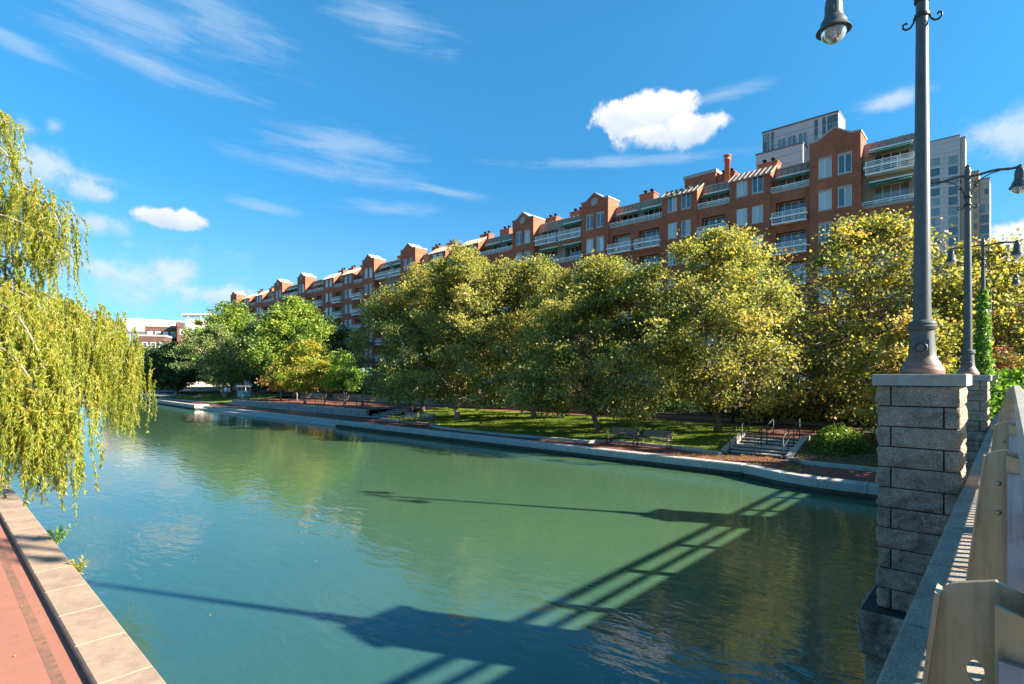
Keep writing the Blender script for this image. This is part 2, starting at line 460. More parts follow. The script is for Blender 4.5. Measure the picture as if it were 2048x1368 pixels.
class MB:
    """collects geometry for ONE mesh object"""
    def __init__(self):
        self.v = []
        self.f = []
        self.mi = []
        self.sm = []

    def face(self, pts, mi=0, smooth=False):
        i = len(self.v)
        self.v += [tuple(p) for p in pts]
        self.f.append(tuple(range(i, i + len(pts))))
        self.mi.append(mi)
        self.sm.append(smooth)

    def box(self, x0, x1, y0, y1, z0, z1, mi=0):
        i = len(self.v)
        self.v += [(x, y, z) for z in (z0, z1) for y in (y0, y1) for x in (x0, x1)]
        for q in ((0, 2, 3, 1), (4, 5, 7, 6), (0, 1, 5, 4), (2, 6, 7, 3), (0, 4, 6, 2), (1, 3, 7, 5)):
            self.f.append(tuple(i + k for k in q))
            self.mi.append(mi)
            self.sm.append(False)

    def chbox(self, x0, x1, y0, y1, z0, z1, ch=0.01, mi=0):
        """box with chamfered top edges"""
        i = len(self.v)
        for (a, z) in ((0, z0), (0, z1 - ch), (ch, z1)):
            self.v += [(x0 + a, y0 + a, z), (x1 - a, y0 + a, z), (x1 - a, y1 - a, z), (x0 + a, y1 - a, z)]
        fs = [(3, 2, 1, 0), (8, 9, 10, 11)]
        for r in (0, 4):
            for k in range(4):
                fs.append((r + k, r + (k + 1) % 4, r + 4 + (k + 1) % 4, r + 4 + k))
        for q in fs:
            self.f.append(tuple(i + k for k in q))
            self.mi.append(mi)
            self.sm.append(False)

    def prism(self, prof, a, b, axis='x', mi=0):
        """profile polygon (in the two other axes) extruded between a and b along axis"""
        def mk(t, p):
            if axis == 'x':
                return (t, p[0], p[1])
            if axis == 'y':
                return (p[0], t, p[1])
            return (p[0], p[1], t)
        n = len(prof)
        i = len(self.v)
        self.v += [mk(a, p) for p in prof] + [mk(b, p) for p in prof]
        fs = [tuple(range(n)), tuple(range(2 * n - 1, n - 1, -1))]
        for k in range(n):
            fs.append((k, k + n, (k + 1) % n + n, (k + 1) % n))
        for q in fs:
            self.f.append(tuple(i + k for k in q))
            self.mi.append(mi)
            self.sm.append(False)

    def lathe(self, prof, cx=0, cy=0, seg=24, mi=0, cap=True):
        i = len(self.v)
        for (r, z) in prof:
            for k in range(seg):
                a = 2 * PI * k / seg
                self.v.append((cx + r * math.cos(a), cy + r * math.sin(a), z))
        for j in range(len(prof) - 1):
            for k in range(seg):
                k2 = (k + 1) % seg
                self.f.append((i + j * seg + k, i + j * seg + k2, i + (j + 1) * seg + k2, i + (j + 1) * seg + k))
                self.mi.append(mi)
                self.sm.append(True)
        if cap:
            self.f.append(tuple(i + k for k in range(seg - 1, -1, -1)))
            self.f.append(tuple(i + (len(prof) - 1) * seg + k for k in range(seg)))
            self.mi += [mi, mi]
            self.sm += [False, False]

    def tube(self, pts, rad, seg=6, mi=0, smooth=True):
        pts = [Vector(p) for p in pts]
        n = len(pts)
        if not hasattr(rad, '__len__'):
            rad = [rad] * n
        i = len(self.v)
        prev = None
        for j, p in enumerate(pts):
            t = (pts[min(j + 1, n - 1)] - pts[max(j - 1, 0)])
            if t.length < 1e-9:
                t = Vector((0, 0, 1))
            t.normalize()
            if prev is None:
                a = t.orthogonal().normalized()
            else:
                a = (prev - t * prev.dot(t))
                a = a.normalized() if a.length > 1e-6 else t.orthogonal().normalized()
            prev = a
            b = t.cross(a)
            for k in range(seg):
                w = 2 * PI * k / seg
                self.v.append(tuple(p + (a * math.cos(w) + b * math.sin(w)) * rad[j]))
        for j in range(n - 1):
            for k in range(seg):
                k2 = (k + 1) % seg
                self.f.append((i + j * seg + k, i + j * seg + k2, i + (j + 1) * seg + k2, i + (j + 1) * seg + k))
                self.mi.append(mi)
                self.sm.append(smooth)
        self.f.append(tuple(i + k for k in range(seg - 1, -1, -1)))
        self.f.append(tuple(i + (n - 1) * seg + k for k in range(seg)))
        self.mi += [mi, mi]
        self.sm += [False, False]

    def mesh(self, name, mats, sharp=None):
        me = bpy.data.meshes.new(name)
        me.from_pydata(self.v, [], self.f)
        for m in (mats if isinstance(mats, (list, tuple)) else [mats]):
            me.materials.append(m)
        me.polygons.foreach_set('material_index', self.mi)
        me.polygons.foreach_set('use_smooth', self.sm)
        me.update()
        if sharp:
            me.set_sharp_from_angle(angle=R(sharp))
        return me

    def build(self, name, mats, parent=None, loc=(0, 0, 0), sharp=None):
        o = bpy.data.objects.new(name, self.mesh(name, mats, sharp))
        o.location = loc
        return link(o, parent)


def inst(name, me, parent, loc=(0, 0, 0), rz=0.0):
    o = bpy.data.objects.new(name, me)
    o.location = loc
    o.rotation_euler = (0, 0, rz)
    return link(o, parent)


def sheet(name, pts, mat, kind='structure'):
    b = MB()
    for poly in pts:
        b.face(poly)
    return tag(b.build(name, mat), kind=kind)


def lerp_tab(tab, t):
    if t <= tab[0][0]:
        return tab[0][1]
    for (a, va), (b, vb) in zip(tab, tab[1:]):
        if t <= b:
            return va + (vb - va) * (t - a) / (b - a)
    return tab[-1][1]

# ------------------------------------------------------------------ the setting: ground, water, paths, lawns
FQ = [(21.6, -16.0), (21.6, 5.1), (22.0, 6.5), (22.9, 8.2), (23.0, 41.0)]      # outer edge of the far quay, bridge to steps
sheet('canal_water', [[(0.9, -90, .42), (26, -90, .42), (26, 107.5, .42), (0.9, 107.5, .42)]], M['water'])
sheet('ground', [[(24.2, -1500, .6), (1500, -1500, .6), (1500, 1500, .6), (24.2, 1500, .6)],
                 [(-1500, -1500, .5), (1.6, -1500, .5), (1.6, 1500, .5), (-1500, 1500, .5)],
                 [(1.6, 107.2, .55), (24.2, 107.2, .55), (24.2, 1500, .55), (1.6, 1500, .55)],
                 [(1.6, -1500, .55), (24.2, -1500, .55), (24.2, -89, .55), (1.6, -89, .55)]], M['ground'])
ins = [(x + .3, y) for x, y in FQ] + [(24.0, 41.0), (24.0, 75.0), (23.6, 75.0), (24.9, 106.5)]
pr = [[(ins[i][0], ins[i][1], .78), (38, ins[i][1], .78), (38, ins[i + 1][1], .78), (ins[i + 1][0], ins[i + 1][1], .78)]
      for i in range(len(ins) - 1) if ins[i][1] != ins[i + 1][1]]
sheet('promenade', pr, M['brickpave'])
sheet('red_path', [[(-9, -20, .90), (1.05, -20, .90), (1.05, 106, .90), (-9, 106, .90)],
                   [(1.165, -20, .90), (1.40, -20, .90), (1.40, 106, .90), (1.165, 106, .90)]], M['redpave'])
sheet('brick_path_band', [[(1.05, -20, .902), (1.165, -20, .902), (1.165, 106, .902), (1.05, 106, .902)]], M['pavestrip'])

LF = [(10.4, 26.3), (13.0, 26.95), (17.2, 26.95), (17.7, 25.8), (20.6, 25.6), (24, 25.3), (30.5, 25.5), (32.0, 26.0),
      (32.3, 26.95), (37.2, 26.95), (41.0, 27.4)]


def sstep(t):
    t = max(0, min(1, t))
    return t * t * (3 - 2 * t)


def lawn_z(x, y):
    xf = lerp_tab(LF, y)
    return .90 + .61 * sstep((x - xf) / (34.0 - xf)) + .02 * math.sin(x * 2.1) * math.cos(y * 1.3)


def grid_sheet(name, xf, x1, ys, nx, zf, mat, kind='structure'):
    b = MB()
    for j in range(len(ys) - 1):
        for i in range(nx):
            q = []
            for (ii, jj) in ((i, j), (i + 1, j), (i + 1, j + 1), (i, j + 1)):
                y = ys[jj]
                x = xf(y) + (x1 - xf(y)) * ii / nx
                q.append((x, y, zf(x, y)))
            b.face(q, smooth=True)
    return tag(b.build(name, mat), kind=kind)


ysl = sorted(set([10.4 + .5 * k for k in range(62)] + [17.2, 17.7, 32.0, 32.3, 41.0]))
ysl = [y for y in ysl if y <= 41.0]
grid_sheet('lawn', lambda y: lerp_tab(LF, y), 34.9, ysl, 16, lawn_z, M['grass'])


def farlawn_z(x, y):
    return .88 + .75 * sstep((x - 27.2) / 10)


grid_sheet('far_lawn', lambda y: 27.2, 46, [79.5 + 1.5 * k for k in range(20)], 12, farlawn_z, M['grass'])
sheet('upper_path', [[(34.7, 11, 1.40), (37.9, 11, 1.40), (37.9, 42, 1.40), (34.7, 42, 1.40)],
                     [(34.7, 4, 1.515), (37.9, 4, 1.515), (37.9, 11, 1.515), (34.7, 11, 1.515)],
                     [(29.3, 7.5, 1.515), (34.7, 7.5, 1.515), (34.7, 10.5, 1.515), (29.3, 10.5, 1.515)]], M['brickpave'])
sheet('terrace', [[(28.2, 43.9, 1.43), (37.9, 43.9, 1.43), (37.9, 76.2, 1.43), (28.2, 76.2, 1.43)],
                  [(31.0, 41.0, 1.43), (37.9, 41.0, 1.43), (37.9, 43.9, 1.43), (31.0, 43.9, 1.43)]], M['brickpave'])
sheet('planting_bed', [[(38.1, -10, 1.72), (60, -10, 1.72), (60, 160, 1.72), (38.1, 160, 1.72)]], M['soil'])


def bed_z(x, y):
    return .88 + .85 * sstep((x - 25.9) / 6) + .05 * math.sin(x * 3.1) * math.sin(y * 2.3)


grid_sheet('slope_bed', lambda y: 25.85, 38, [-16 + .75 * k for k in range(32)], 20, bed_z, M['soil'])
# leaf litter is a loose layer nobody could count
def leaf_mesh(name, pos, d, nrm, L, W, tint, mat, fold=0.25, tip=0.55):
    """one folded four-cornered blade per leaf, with its own tint"""
    n = len(pos)
    d = d / np.maximum(np.linalg.norm(d, axis=1, keepdims=True), 1e-6)
    s = np.cross(d, nrm)
    s = s / np.maximum(np.linalg.norm(s, axis=1, keepdims=True), 1e-6)
    up = np.cross(s, d)
    L = np.broadcast_to(L, (n,))[:, None]
    W = np.broadcast_to(W, (n,))[:, None]
    v = np.empty((n, 4, 3), dtype=np.float32)
    v[:, 0] = pos
    v[:, 1] = pos + d * L * tip * .85 + s * W * .5 + up * W * fold
    v[:, 2] = pos + d * L - up * L * .12
    v[:, 3] = pos + d * L * tip * .85 - s * W * .5 + up * W * fold
    me = bpy.data.meshes.new(name)
    me.vertices.add(n * 4)
    me.vertices.foreach_set('co', v.ravel())
    me.loops.add(n * 4)
    me.loops.foreach_set('vertex_index', np.arange(n * 4, dtype=np.int32))
    me.polygons.add(n)
    me.polygons.foreach_set('loop_start', np.arange(0, n * 4, 4, dtype=np.int32))
    me.polygons.foreach_set('loop_total', np.full(n, 4, dtype=np.int32))
    a = me.attributes.new('tint', 'FLOAT', 'FACE')
    a.data.foreach_set('value', np.clip(tint, 0, 1).astype(np.float32))
    me.materials.append(mat)
    me.update(calc_edges=True)
    me.validate()
    return me


def unit(a):
    return a / np.maximum(np.linalg.norm(a, axis=-1, keepdims=True), 1e-6)


def litter(name, n, x0, x1, y0, y1, zf, mat, size, seed):
    g = np.random.default_rng(seed)
    x = g.uniform(x0, x1, n)
    y = g.uniform(y0, y1, n)
    z = np.array([zf(a, b) for a, b in zip(x, y)]) + .012
    d = np.stack([g.normal(size=n), g.normal(size=n), g.normal(size=n) * .25], 1)
    nr = np.stack([g.normal(size=n) * .3, g.normal(size=n) * .3, np.ones(n)], 1)
    me = leaf_mesh(name, np.stack([x, y, z], 1), d, nr, g.uniform(.6, 1.2, n) * size, g.uniform(.5, .9, n) * size, g.uniform(0, 1, n), mat)
    return tag(link(bpy.data.objects.new(name, me)), kind='stuff')


litter('fallen_leaves', 2600, 25.9, 31, -2, 7.3, bed_z, M['orangeleaf'], .14, 3)
litter('fallen_leaves', 500, 23.6, 27.0, 6, 12, lambda x, y: .79, M['orangeleaf'], .12, 4)
litter('grass_blades', 9000, 25.7, 34.5, 10.5, 40.8, lambda x, y: lawn_z(max(x, lerp_tab(LF, y)), y) if x > lerp_tab(LF, y) + .1 else .5, M['ivyleaf'], .11, 5)
litter('fallen_willow_leaves', 110, .2, 1.42, 4, 20, lambda x, y: .905, M['willowleaf'], .035, 6)

litter('floating_leaves', 260, 2.2, 22.5, 7, 60, lambda x, y: .412, M['willowleaf'], .05, 8)

# ------------------------------------------------------------------ quays
def run_blocks(b, p0, p1, o0, o1, z0, z1, L, gap=.014, ch=.02, mi=0):
    p0, p1 = Vector((*p0, 0)), Vector((*p1, 0))
    d = p1 - p0
    ln = d.length
    d.normalize()
    nrm = Vector((d.y, -d.x, 0))
    n = max(1, round(ln / L))
    for k in range(n):
        a, e = ln * k / n + gap / 2, ln * (k + 1) / n - gap / 2
        i = len(b.v)
        for c, z in ((0, z0), (0, z1 - ch), (ch, z1)):
            for (t, o) in ((a + c * .4, o0 + c), (e - c * .4, o0 + c), (e - c * .4, o1 - c), (a + c * .4, o1 - c)):
                q = p0 + d * t + nrm * o
                b.v.append((q.x, q.y, z))
        fs = [(0, 1, 2, 3), (11, 10, 9, 8)]
        for r in (0, 4):
            for j in range(4):
                fs.append((r + j, r + 4 + j, r + 4 + (j + 1) % 4, r + (j + 1) % 4))
        for q in fs:
            b.f.append(tuple(i + m for m in q))
            b.mi.append(mi)
            b.sm.append(False)


fq = thing('quay_wall', 'pale granite quay wall along the far bank of the canal, kinked near the bridge', 'quay wall', (22.9, 20, .6))
b = MB()
for a, e in zip(FQ, FQ[1:]):
    run_blocks(b, a, e, 0, .54, .62, .94, 1.5, ch=.04)
fq_inv = (-22.9, -20, -.6)
def under(b, name, mat, root):
    o = b.build(name, mat, root, sharp=35)
    o.matrix_parent_inverse = Matrix.Translation(root.location).inverted()
    return o
under(b, 'coping', M['quay'], fq)
b = MB()
for a, e in zip(FQ, FQ[1:]):
    run_blocks(b, a, e, .09, .75, -.6, .595, 2.4, gap=.004, ch=.01)
under(b, 'wall', M['tide'], fq)

sq = thing('stepped_quay', 'low two-tier granite quay edge with a landing step, below the block wall', 'quay wall', (23.1, 58, .4))
b = MB()
run_blocks(b, (23.05, 41.1), (23.3, 74.6), 0, .60, .34, .56, 2.0, ch=.03)
under(b, 'landing', M['quay'], sq)
b = MB()
run_blocks(b, (23.66, 41.1), (23.9, 74.6), 0, .55, .5, .84, 2.0, ch=.03)
under(b, 'coping', M['quay'], sq)
b = MB()
run_blocks(b, (23.12, 41.1), (23.37, 74.6), 0, .8, -.6, .335, 2.4, gap=.004, ch=.01)
under(b, 'wall', M['tide'], sq)

dq = thing('quay_wall', 'distant pale quay wall beyond the landing, with a sunlit square end', 'quay wall', (23.5, 90, .6))
b = MB()
run_blocks(b, (22.9, 74.9), (24.5, 106.3), 0, .65, .60, .99, 1.8, ch=.04)
run_blocks(b, (23.56, 74.9), (23.56, 77), 0, 1.0, .60, .985, 1.8, ch=.04)
under(b, 'coping', M['quay'], dq)
b = MB()
run_blocks(b, (22.98, 74.95), (24.58, 106.3), 0, 1.5, -.6, .595, 2.4, gap=.004, ch=.01)
under(b, 'wall', M['tide'], dq)

eq = thing('quay_wall', 'low quay wall closing the far end of the canal behind the willow', 'quay wall', (13, 106.8, .6))
b = MB()
run_blocks(b, (24.9, 106.6), (1.4, 106.6), -1.0, .0, .60, .95, 2.0, ch=.04)
under(b, 'coping', M['pinkcoping'], eq)
b = MB()
run_blocks(b, (24.9, 106.7), (1.4, 106.7), -1.0, -.02, -.6, .595, 2.4, gap=.004, ch=.01)
under(b, 'wall', M['tide'], eq)

nq = thing('quay_wall', 'warm sunlit granite coping beside the red path on the near bank', 'quay wall', (1.65, 20, .6))
b = MB()
run_blocks(b, (1.94, 106.0), (1.94, -20), 0, .58, .70, 1.0, 1.32, gap=.012, ch=.022)
under(b, 'coping', M['pinkcoping'], nq)
b = MB()
run_blocks(b, (1.90, 106.0), (1.90, -20), 0, .50, -.6, .695, 2.4, gap=.004, ch=.01)
under(b, 'wall', M['quaywall'], nq)

# kerbs of the beds and lawn
b = MB()
for (ya, xa), (yb, xb) in zip(LF, LF[1:]):
    run_blocks(b, (xa - .16, ya), (xb - .16, yb), 0, .16, .70, .925, 1.6, gap=.01, ch=.02)
tag(b.build('lawn_kerb', M['quay']), kind='structure')
b = MB()
run_blocks(b, (25.7, -12), (25.7, 6.4), 0, .18, .70, .95, 1.6, gap=.01, ch=.02)
run_blocks(b, (25.7, 6.4), (26.3, 7.4), 0, .18, .70, .95, 1.6, gap=.01, ch=.02)
tag(b.build('bed_kerb', M['quay']), kind='structure')
b = MB()
run_blocks(b, (27.0, 79.3), (27.0, 106), 0, .18, .70, .95, 1.6, gap=.01, ch=.02)
tag(b.build('lawn_kerb', M['quay']), kind='structure')

# retaining and garden walls
def block_wall(b, p0, p1, t, z0, z1, rows, L, cap=.0):
    h = (z1 - z0) / rows
    for r in range(rows):
        d = Vector((p1[0] - p0[0], p1[1] - p0[1]))
        u = d.normalized() * (L * .5 if r % 2 else 0)
        run_blocks(b, p0, p1, 0, t, z0 + r * h, z0 + (r + 1) * h - .012, L * (1.0 if r % 2 else .93), gap=.025, ch=.022)


tw = thing('retaining_wall', 'long block retaining wall holding up the tree terrace behind the stepped quay', 'wall', (27.8, 60, .8))
b = MB()
block_wall(b, (27.75, 44.0), (27.75, 76.2), .4, .76, 1.36, 2, 1.1)
under(b, 'wall', M['blockwall'], tw)
b = MB()
run_blocks(b, (27.70, 43.95), (27.70, 76.25), 0, .5, 1.36, 1.47, 1.6)
under(b, 'coping', M['quay'], tw)
bw = thing('garden_wall', 'low granite wall behind the upper path, backed by dark shrubs', 'wall', (38, 24, 1.5))
b = MB()
block_wall(b, (37.9, 3.0), (37.9, 41.5), .4, 1.45, 1.74, 1, 1.4)
under(b, 'wall', M['blockwall'], bw)
b = MB()
run_blocks(b, (37.86, 3.0), (37.86, 41.5), 0, .48, 1.74, 1.82, 1.4)
under(b, 'coping', M['quaywall'], bw)
bw = thing('garden_wall', 'grey wall at the back of the tree terrace with benches', 'wall', (38, 60, 1.5))
b = MB()
block_wall(b, (37.9, 42.0), (37.9, 78), .4, 1.40, 2.2, 2, 1.4)
under(b, 'wall', M['blockwall'], bw)
b = MB()
run_blocks(b, (37.86, 42.0), (37.86, 78), 0, .48, 2.2, 2.3, 1.4)
under(b, 'coping', M['quaywall'], bw)

# ------------------------------------------------------------------ stairs
def stairs(name, label, x0, y0, y1, z0, steps, cat='stairs'):
    """steps: list of (run, rise); climbs towards +x"""
    t = thing(name, label, cat, (x0, (y0 + y1) / 2, z0))
    b = MB()
    x, z = 0.0, 0.0
    hw = (y1 - y0) / 2
    tot = sum(s[0] for s in steps)
    for run, rise in steps:
        b.box(x + .03, tot, -hw, hw, z - .12, z + rise - .05)
        b.chbox(x, tot + .02, -hw, hw, z + rise - .05, z + rise, .012, 1)
        x += run
        z += rise
    b.build('steps', [M['quaywall'], M['cap']], t)
    return t, x, z


st, sx, sz = stairs('stairway', 'wide granite steps with a landing and three green handrails beside the lawn', 27.0, 7.7, 10.35, .78,
                    [(.34, .122), (.34, .122), (.95, .122), (.34, .122), (.34, .122), (.3, .122)])
for y in (-1.55, 1.45):
    b = MB()
    zz = .74
    b.prism([(-.25, -.1), (2.7, -.1), (2.7, zz + .13), (2.5, zz + .13), (-.15, .2), (-.25, .12)], y - .14 + (0 if y < 0 else .0), y + .14, 'y')
    b.build('cheek_wall', M['cap'], st)


def handrail(y, parent):
    for (xa, za, xb, zb) in ((-.1, .06, .75, .38), (1.55, .40, 2.55, .76)):
        b = MB()
        for dz in (.9, .45):
            b.tube([(xa, y, za + dz), (xb, y, zb + dz)], .024, 8)
        for (x, z) in ((xa, za - .06), (xb, zb - .08)):
            b.tube([(x, y, z), (x, y, z + .98)], .026, 8)
            b.lathe([(.035, z + .96), (.04, z + .99), (.02, z + 1.03)], x, y, 8)
        b.build('handrail', M['railgreen'], parent)


for y in (-1.25, -.02, 1.2):
    handrail(y, st)
ws, _, _ = stairs('terrace_steps', 'shallow wide steps between the block wall and the lawn, black rail at one side', 27.6, 41.2, 43.8, .78,
                  [(.7, .13), (.7, .13), (.7, .13), (.7, .13), (.7, .125)])
b = MB()
for dz in (.95, .5):
    b.tube([(-.1, -1.1, .1 + dz), (3.3, -1.1, .62 + dz)], .025, 6)
for x in (-.1, 1.0, 2.1, 3.3):
    b.tube([(x, -1.1, .1 + x * .155), (x, -1.1, 1.06 + x * .155)], .025, 6)
b.build('handrail', M['black'], ws)
bs, _, _ = stairs('terrace_steps', 'short steps at the far end of the block wall, by the cyan cart', 27.8, 76.6, 79.0, .78,
                  [(.5, .13), (.5, .13), (.5, .13), (.5, .13), (.5, .125)])

tr = thing('terrace_railing', 'thin black railing along the top of the block wall', 'railing', (28.1, 60, 1.45))
b = MB()
for z in (.95, .5):
    b.box(-.02, .02, -15.9, 16.1, z - .02, z + .02)
b.build('rail', M['black'], tr)
pm = MB()
pm.box(-.022, .022, -.022, .022, 0, .93)
pm = pm.mesh('post', M['black'])
for k in range(17):
    inst('post', pm, tr, (0, -15.8 + k * 2.0 - .02, 0.02))

# ------------------------------------------------------------------ bridge, piers, railing
br = thing('bridge', 'stone bridge crossing the canal on granite piers', 'bridge', (12, 0, 2.3))
b = MB()
n = 24
for k in range(n):
    run_blocks(b, (-4 + k * 1.25, .43), (-4 + (k + 1) * 1.25, .43), 0, .80, 3.06, 3.30, 1.25, gap=.014, ch=.02)
under(b, 'coping', M['coping'], br)
b = MB()
b.box(-12, 45, -.28, .33, 2.0, 3.055)
under(b, 'fascia', M['quaywall'], br)
b = MB()
b.box(-12, 60, -13.2, -.285, 2.2, 3.1)
under(b, 'deck', M['asphalt'], br)
b = MB()
b.box(24.2, 60, -13.0, .30, -.5, 1.995)
under(b, 'abutment', M['quaywall'], br)
b = MB()
b.box(-12, .6, -13.0, .30, -.5, 1.995)
under(b, 'abutment', M['quaywall'], br)

from mathutils import noise as mn


def rock_face(b, o, du, dv, nrm, nu, nv, amp, seed, mi=0):
    """a quarry-faced block front: flat at its margins, rough in the middle"""
    o, du, dv, nrm = Vector(o), Vector(du), Vector(dv), Vector(nrm)
    i0 = len(b.v)
    for j in range(nv + 1):
        for i in range(nu + 1):
            u, v = i / nu, j / nv
            p = o + du * u + dv * v
            e = min(u * du.length, (1 - u) * du.length, v * dv.length, (1 - v) * dv.length)
            w = min(1, e / .025)
            q = p * 3.2 + Vector((seed * 7.3, seed * 3.1, 0))
            r = mn.fractal(q * 1.7, 0.75, 2.2, 6) * .8 + .5 * (1 - abs(mn.noise(q * 1.1)) * 2.2)
            h = amp * w * r + .007 * mn.noise(p * 34)
            p = p + nrm * max(0.0, h)
            b.v.append(tuple(p))
    for j in range(nv):
        for i in range(nu):
            a = i0 + j * (nu + 1) + i
            b.f.append((a, a + 1, a + nu + 2, a + nu + 1))
            b.mi.append(mi)
            b.sm.append(True)


def stone_box(b, x0, x1, y0, y1, z0, z1, rows, amp=.05, seed=0, g=.007, splits=(.17, .82)):
    h = (z1 - z0) / rows
    b.box(x0 + .02, x1 - .02, y0 + .02, y1 - .02, z0, z1, 1)
    for r in range(rows):
        za, zb = z0 + r * h + g, z0 + (r + 1) * h - g
        s = splits[(r + seed) % 2]
        k = seed * 100 + r * 10
        ysp = [y0, y1 - s * (y1 - y0), y1]
        for q in range(2):                      # faces towards -x and +x
            ya, yb = ysp[q] + (g if q else 0), ysp[q + 1] - (0 if q else g)
            nu = max(3, int((yb - ya) / .022))
            nv = max(3, int((zb - za) / .022))
            rock_face(b, (x0, yb, za), (0, ya - yb, 0), (0, 0, zb - za), (-1, 0, 0), nu, nv, amp, k + q)
            rock_face(b, (x1, ya, za), (0, yb - ya, 0), (0, 0, zb - za), (1, 0, 0), max(2, nu // 3), max(2, nv // 3), amp, k + q + 2)
        xs = [x0, x0 + (.5 if r % 2 else .999) * (x1 - x0), x1]
        for q in range(2):                      # faces towards -y and +y
            xa, xb = xs[q] + (g if q else 0), xs[q + 1] - (0 if q else g)
            if xb - xa < .05:
                continue
            nu = max(3, int((xb - xa) / .03))
            nv = max(3, int((zb - za) / .03))
            rock_face(b, (xa, y0, za), (xb - xa, 0, 0), (0, 0, zb - za), (0, -1, 0), nu, nv, amp, k + q + 4)
            rock_face(b, (xb, y1, za), (xa - xb, 0, 0), (0, 0, zb - za), (0, 1, 0), nu, nv, amp, k + q + 6)
        for (z, fl) in ((za, 1), (zb, 0)):      # ledges between courses
            q = [(x0, y0, z), (x1, y0, z), (x1, y1, z), (x0, y1, z)]
            b.face(q[::-1] if fl else q)


def pier(x, label, seed):
    t = thing('bridge_pier', label, 'pier', (x, 0, -.6), group='granite lamp piers of the bridge')
    b = MB()
    stone_box(b, 0, 1.08, .45, 1.25, 2.28, 5.08, 11, .038, seed, .008)
    b.build('shaft', [M['granite'], M['mortar']], t, sharp=60)
    b = MB()
    b.chbox(-.07, 1.15, .385, 1.30, 5.083, 5.225, .012)
    b.build('cap', M['cap'], t)
    b = MB()
    stone_box(b, -.22, 1.30, .25, 1.42, 1.72, 2.275, 1, .05, seed + 1, splits=(.3, .72))
    stone_box(b, -.14, 1.22, .33, 1.36, -.4, 1.715, 5, .04, seed + 2, splits=(.3, .72))
    b.build('base', [M['granite'], M['mortar']], t, sharp=60)
    return t


LX = [8.2, 18.0, 28.2, 37.4]
pier(LX[0], 'rough granite pier standing in the canal, nearest the camera', 0)
pier(LX[1], 'granite pier rising from the canal behind the nearest one', 1)


def small_pier(x, label, seed):
    t = thing('lamp_pier', label, 'pier', (x, 0, 1.0), group='granite lamp piers of the bridge')
    b = MB()
    stone_box(b, 0, 1.0, .45, 1.25, 0, 3.48, 12, .05, seed)
    b.build('shaft', [M['granite'], M['mortar']], t, sharp=60)
    b = MB()
    b.chbox(-.07, 1.07, .385, 1.30, 3.483, 3.625, .012)
    b.build('cap', M['cap'], t)


small_pier(LX[2], 'ivy-smothered lamp pier on the far bank beyond the canal', 3)
small_pier(LX[3], 'hidden lamp pier farthest along the bridge behind the shrubs', 4)


def scroll(c, r, a0, a1, turns_dir=1, n=14, shrink=.35):
    pts = []
    for k in range(n + 1):
        t = k / n
        a = a0 + (a1 - a0) * t
        rr = r * (1 - (1 - shrink) * t)
        pts.append((0, c[0] + rr * math.cos(a), c[1] + rr * math.sin(a)))
    return pts


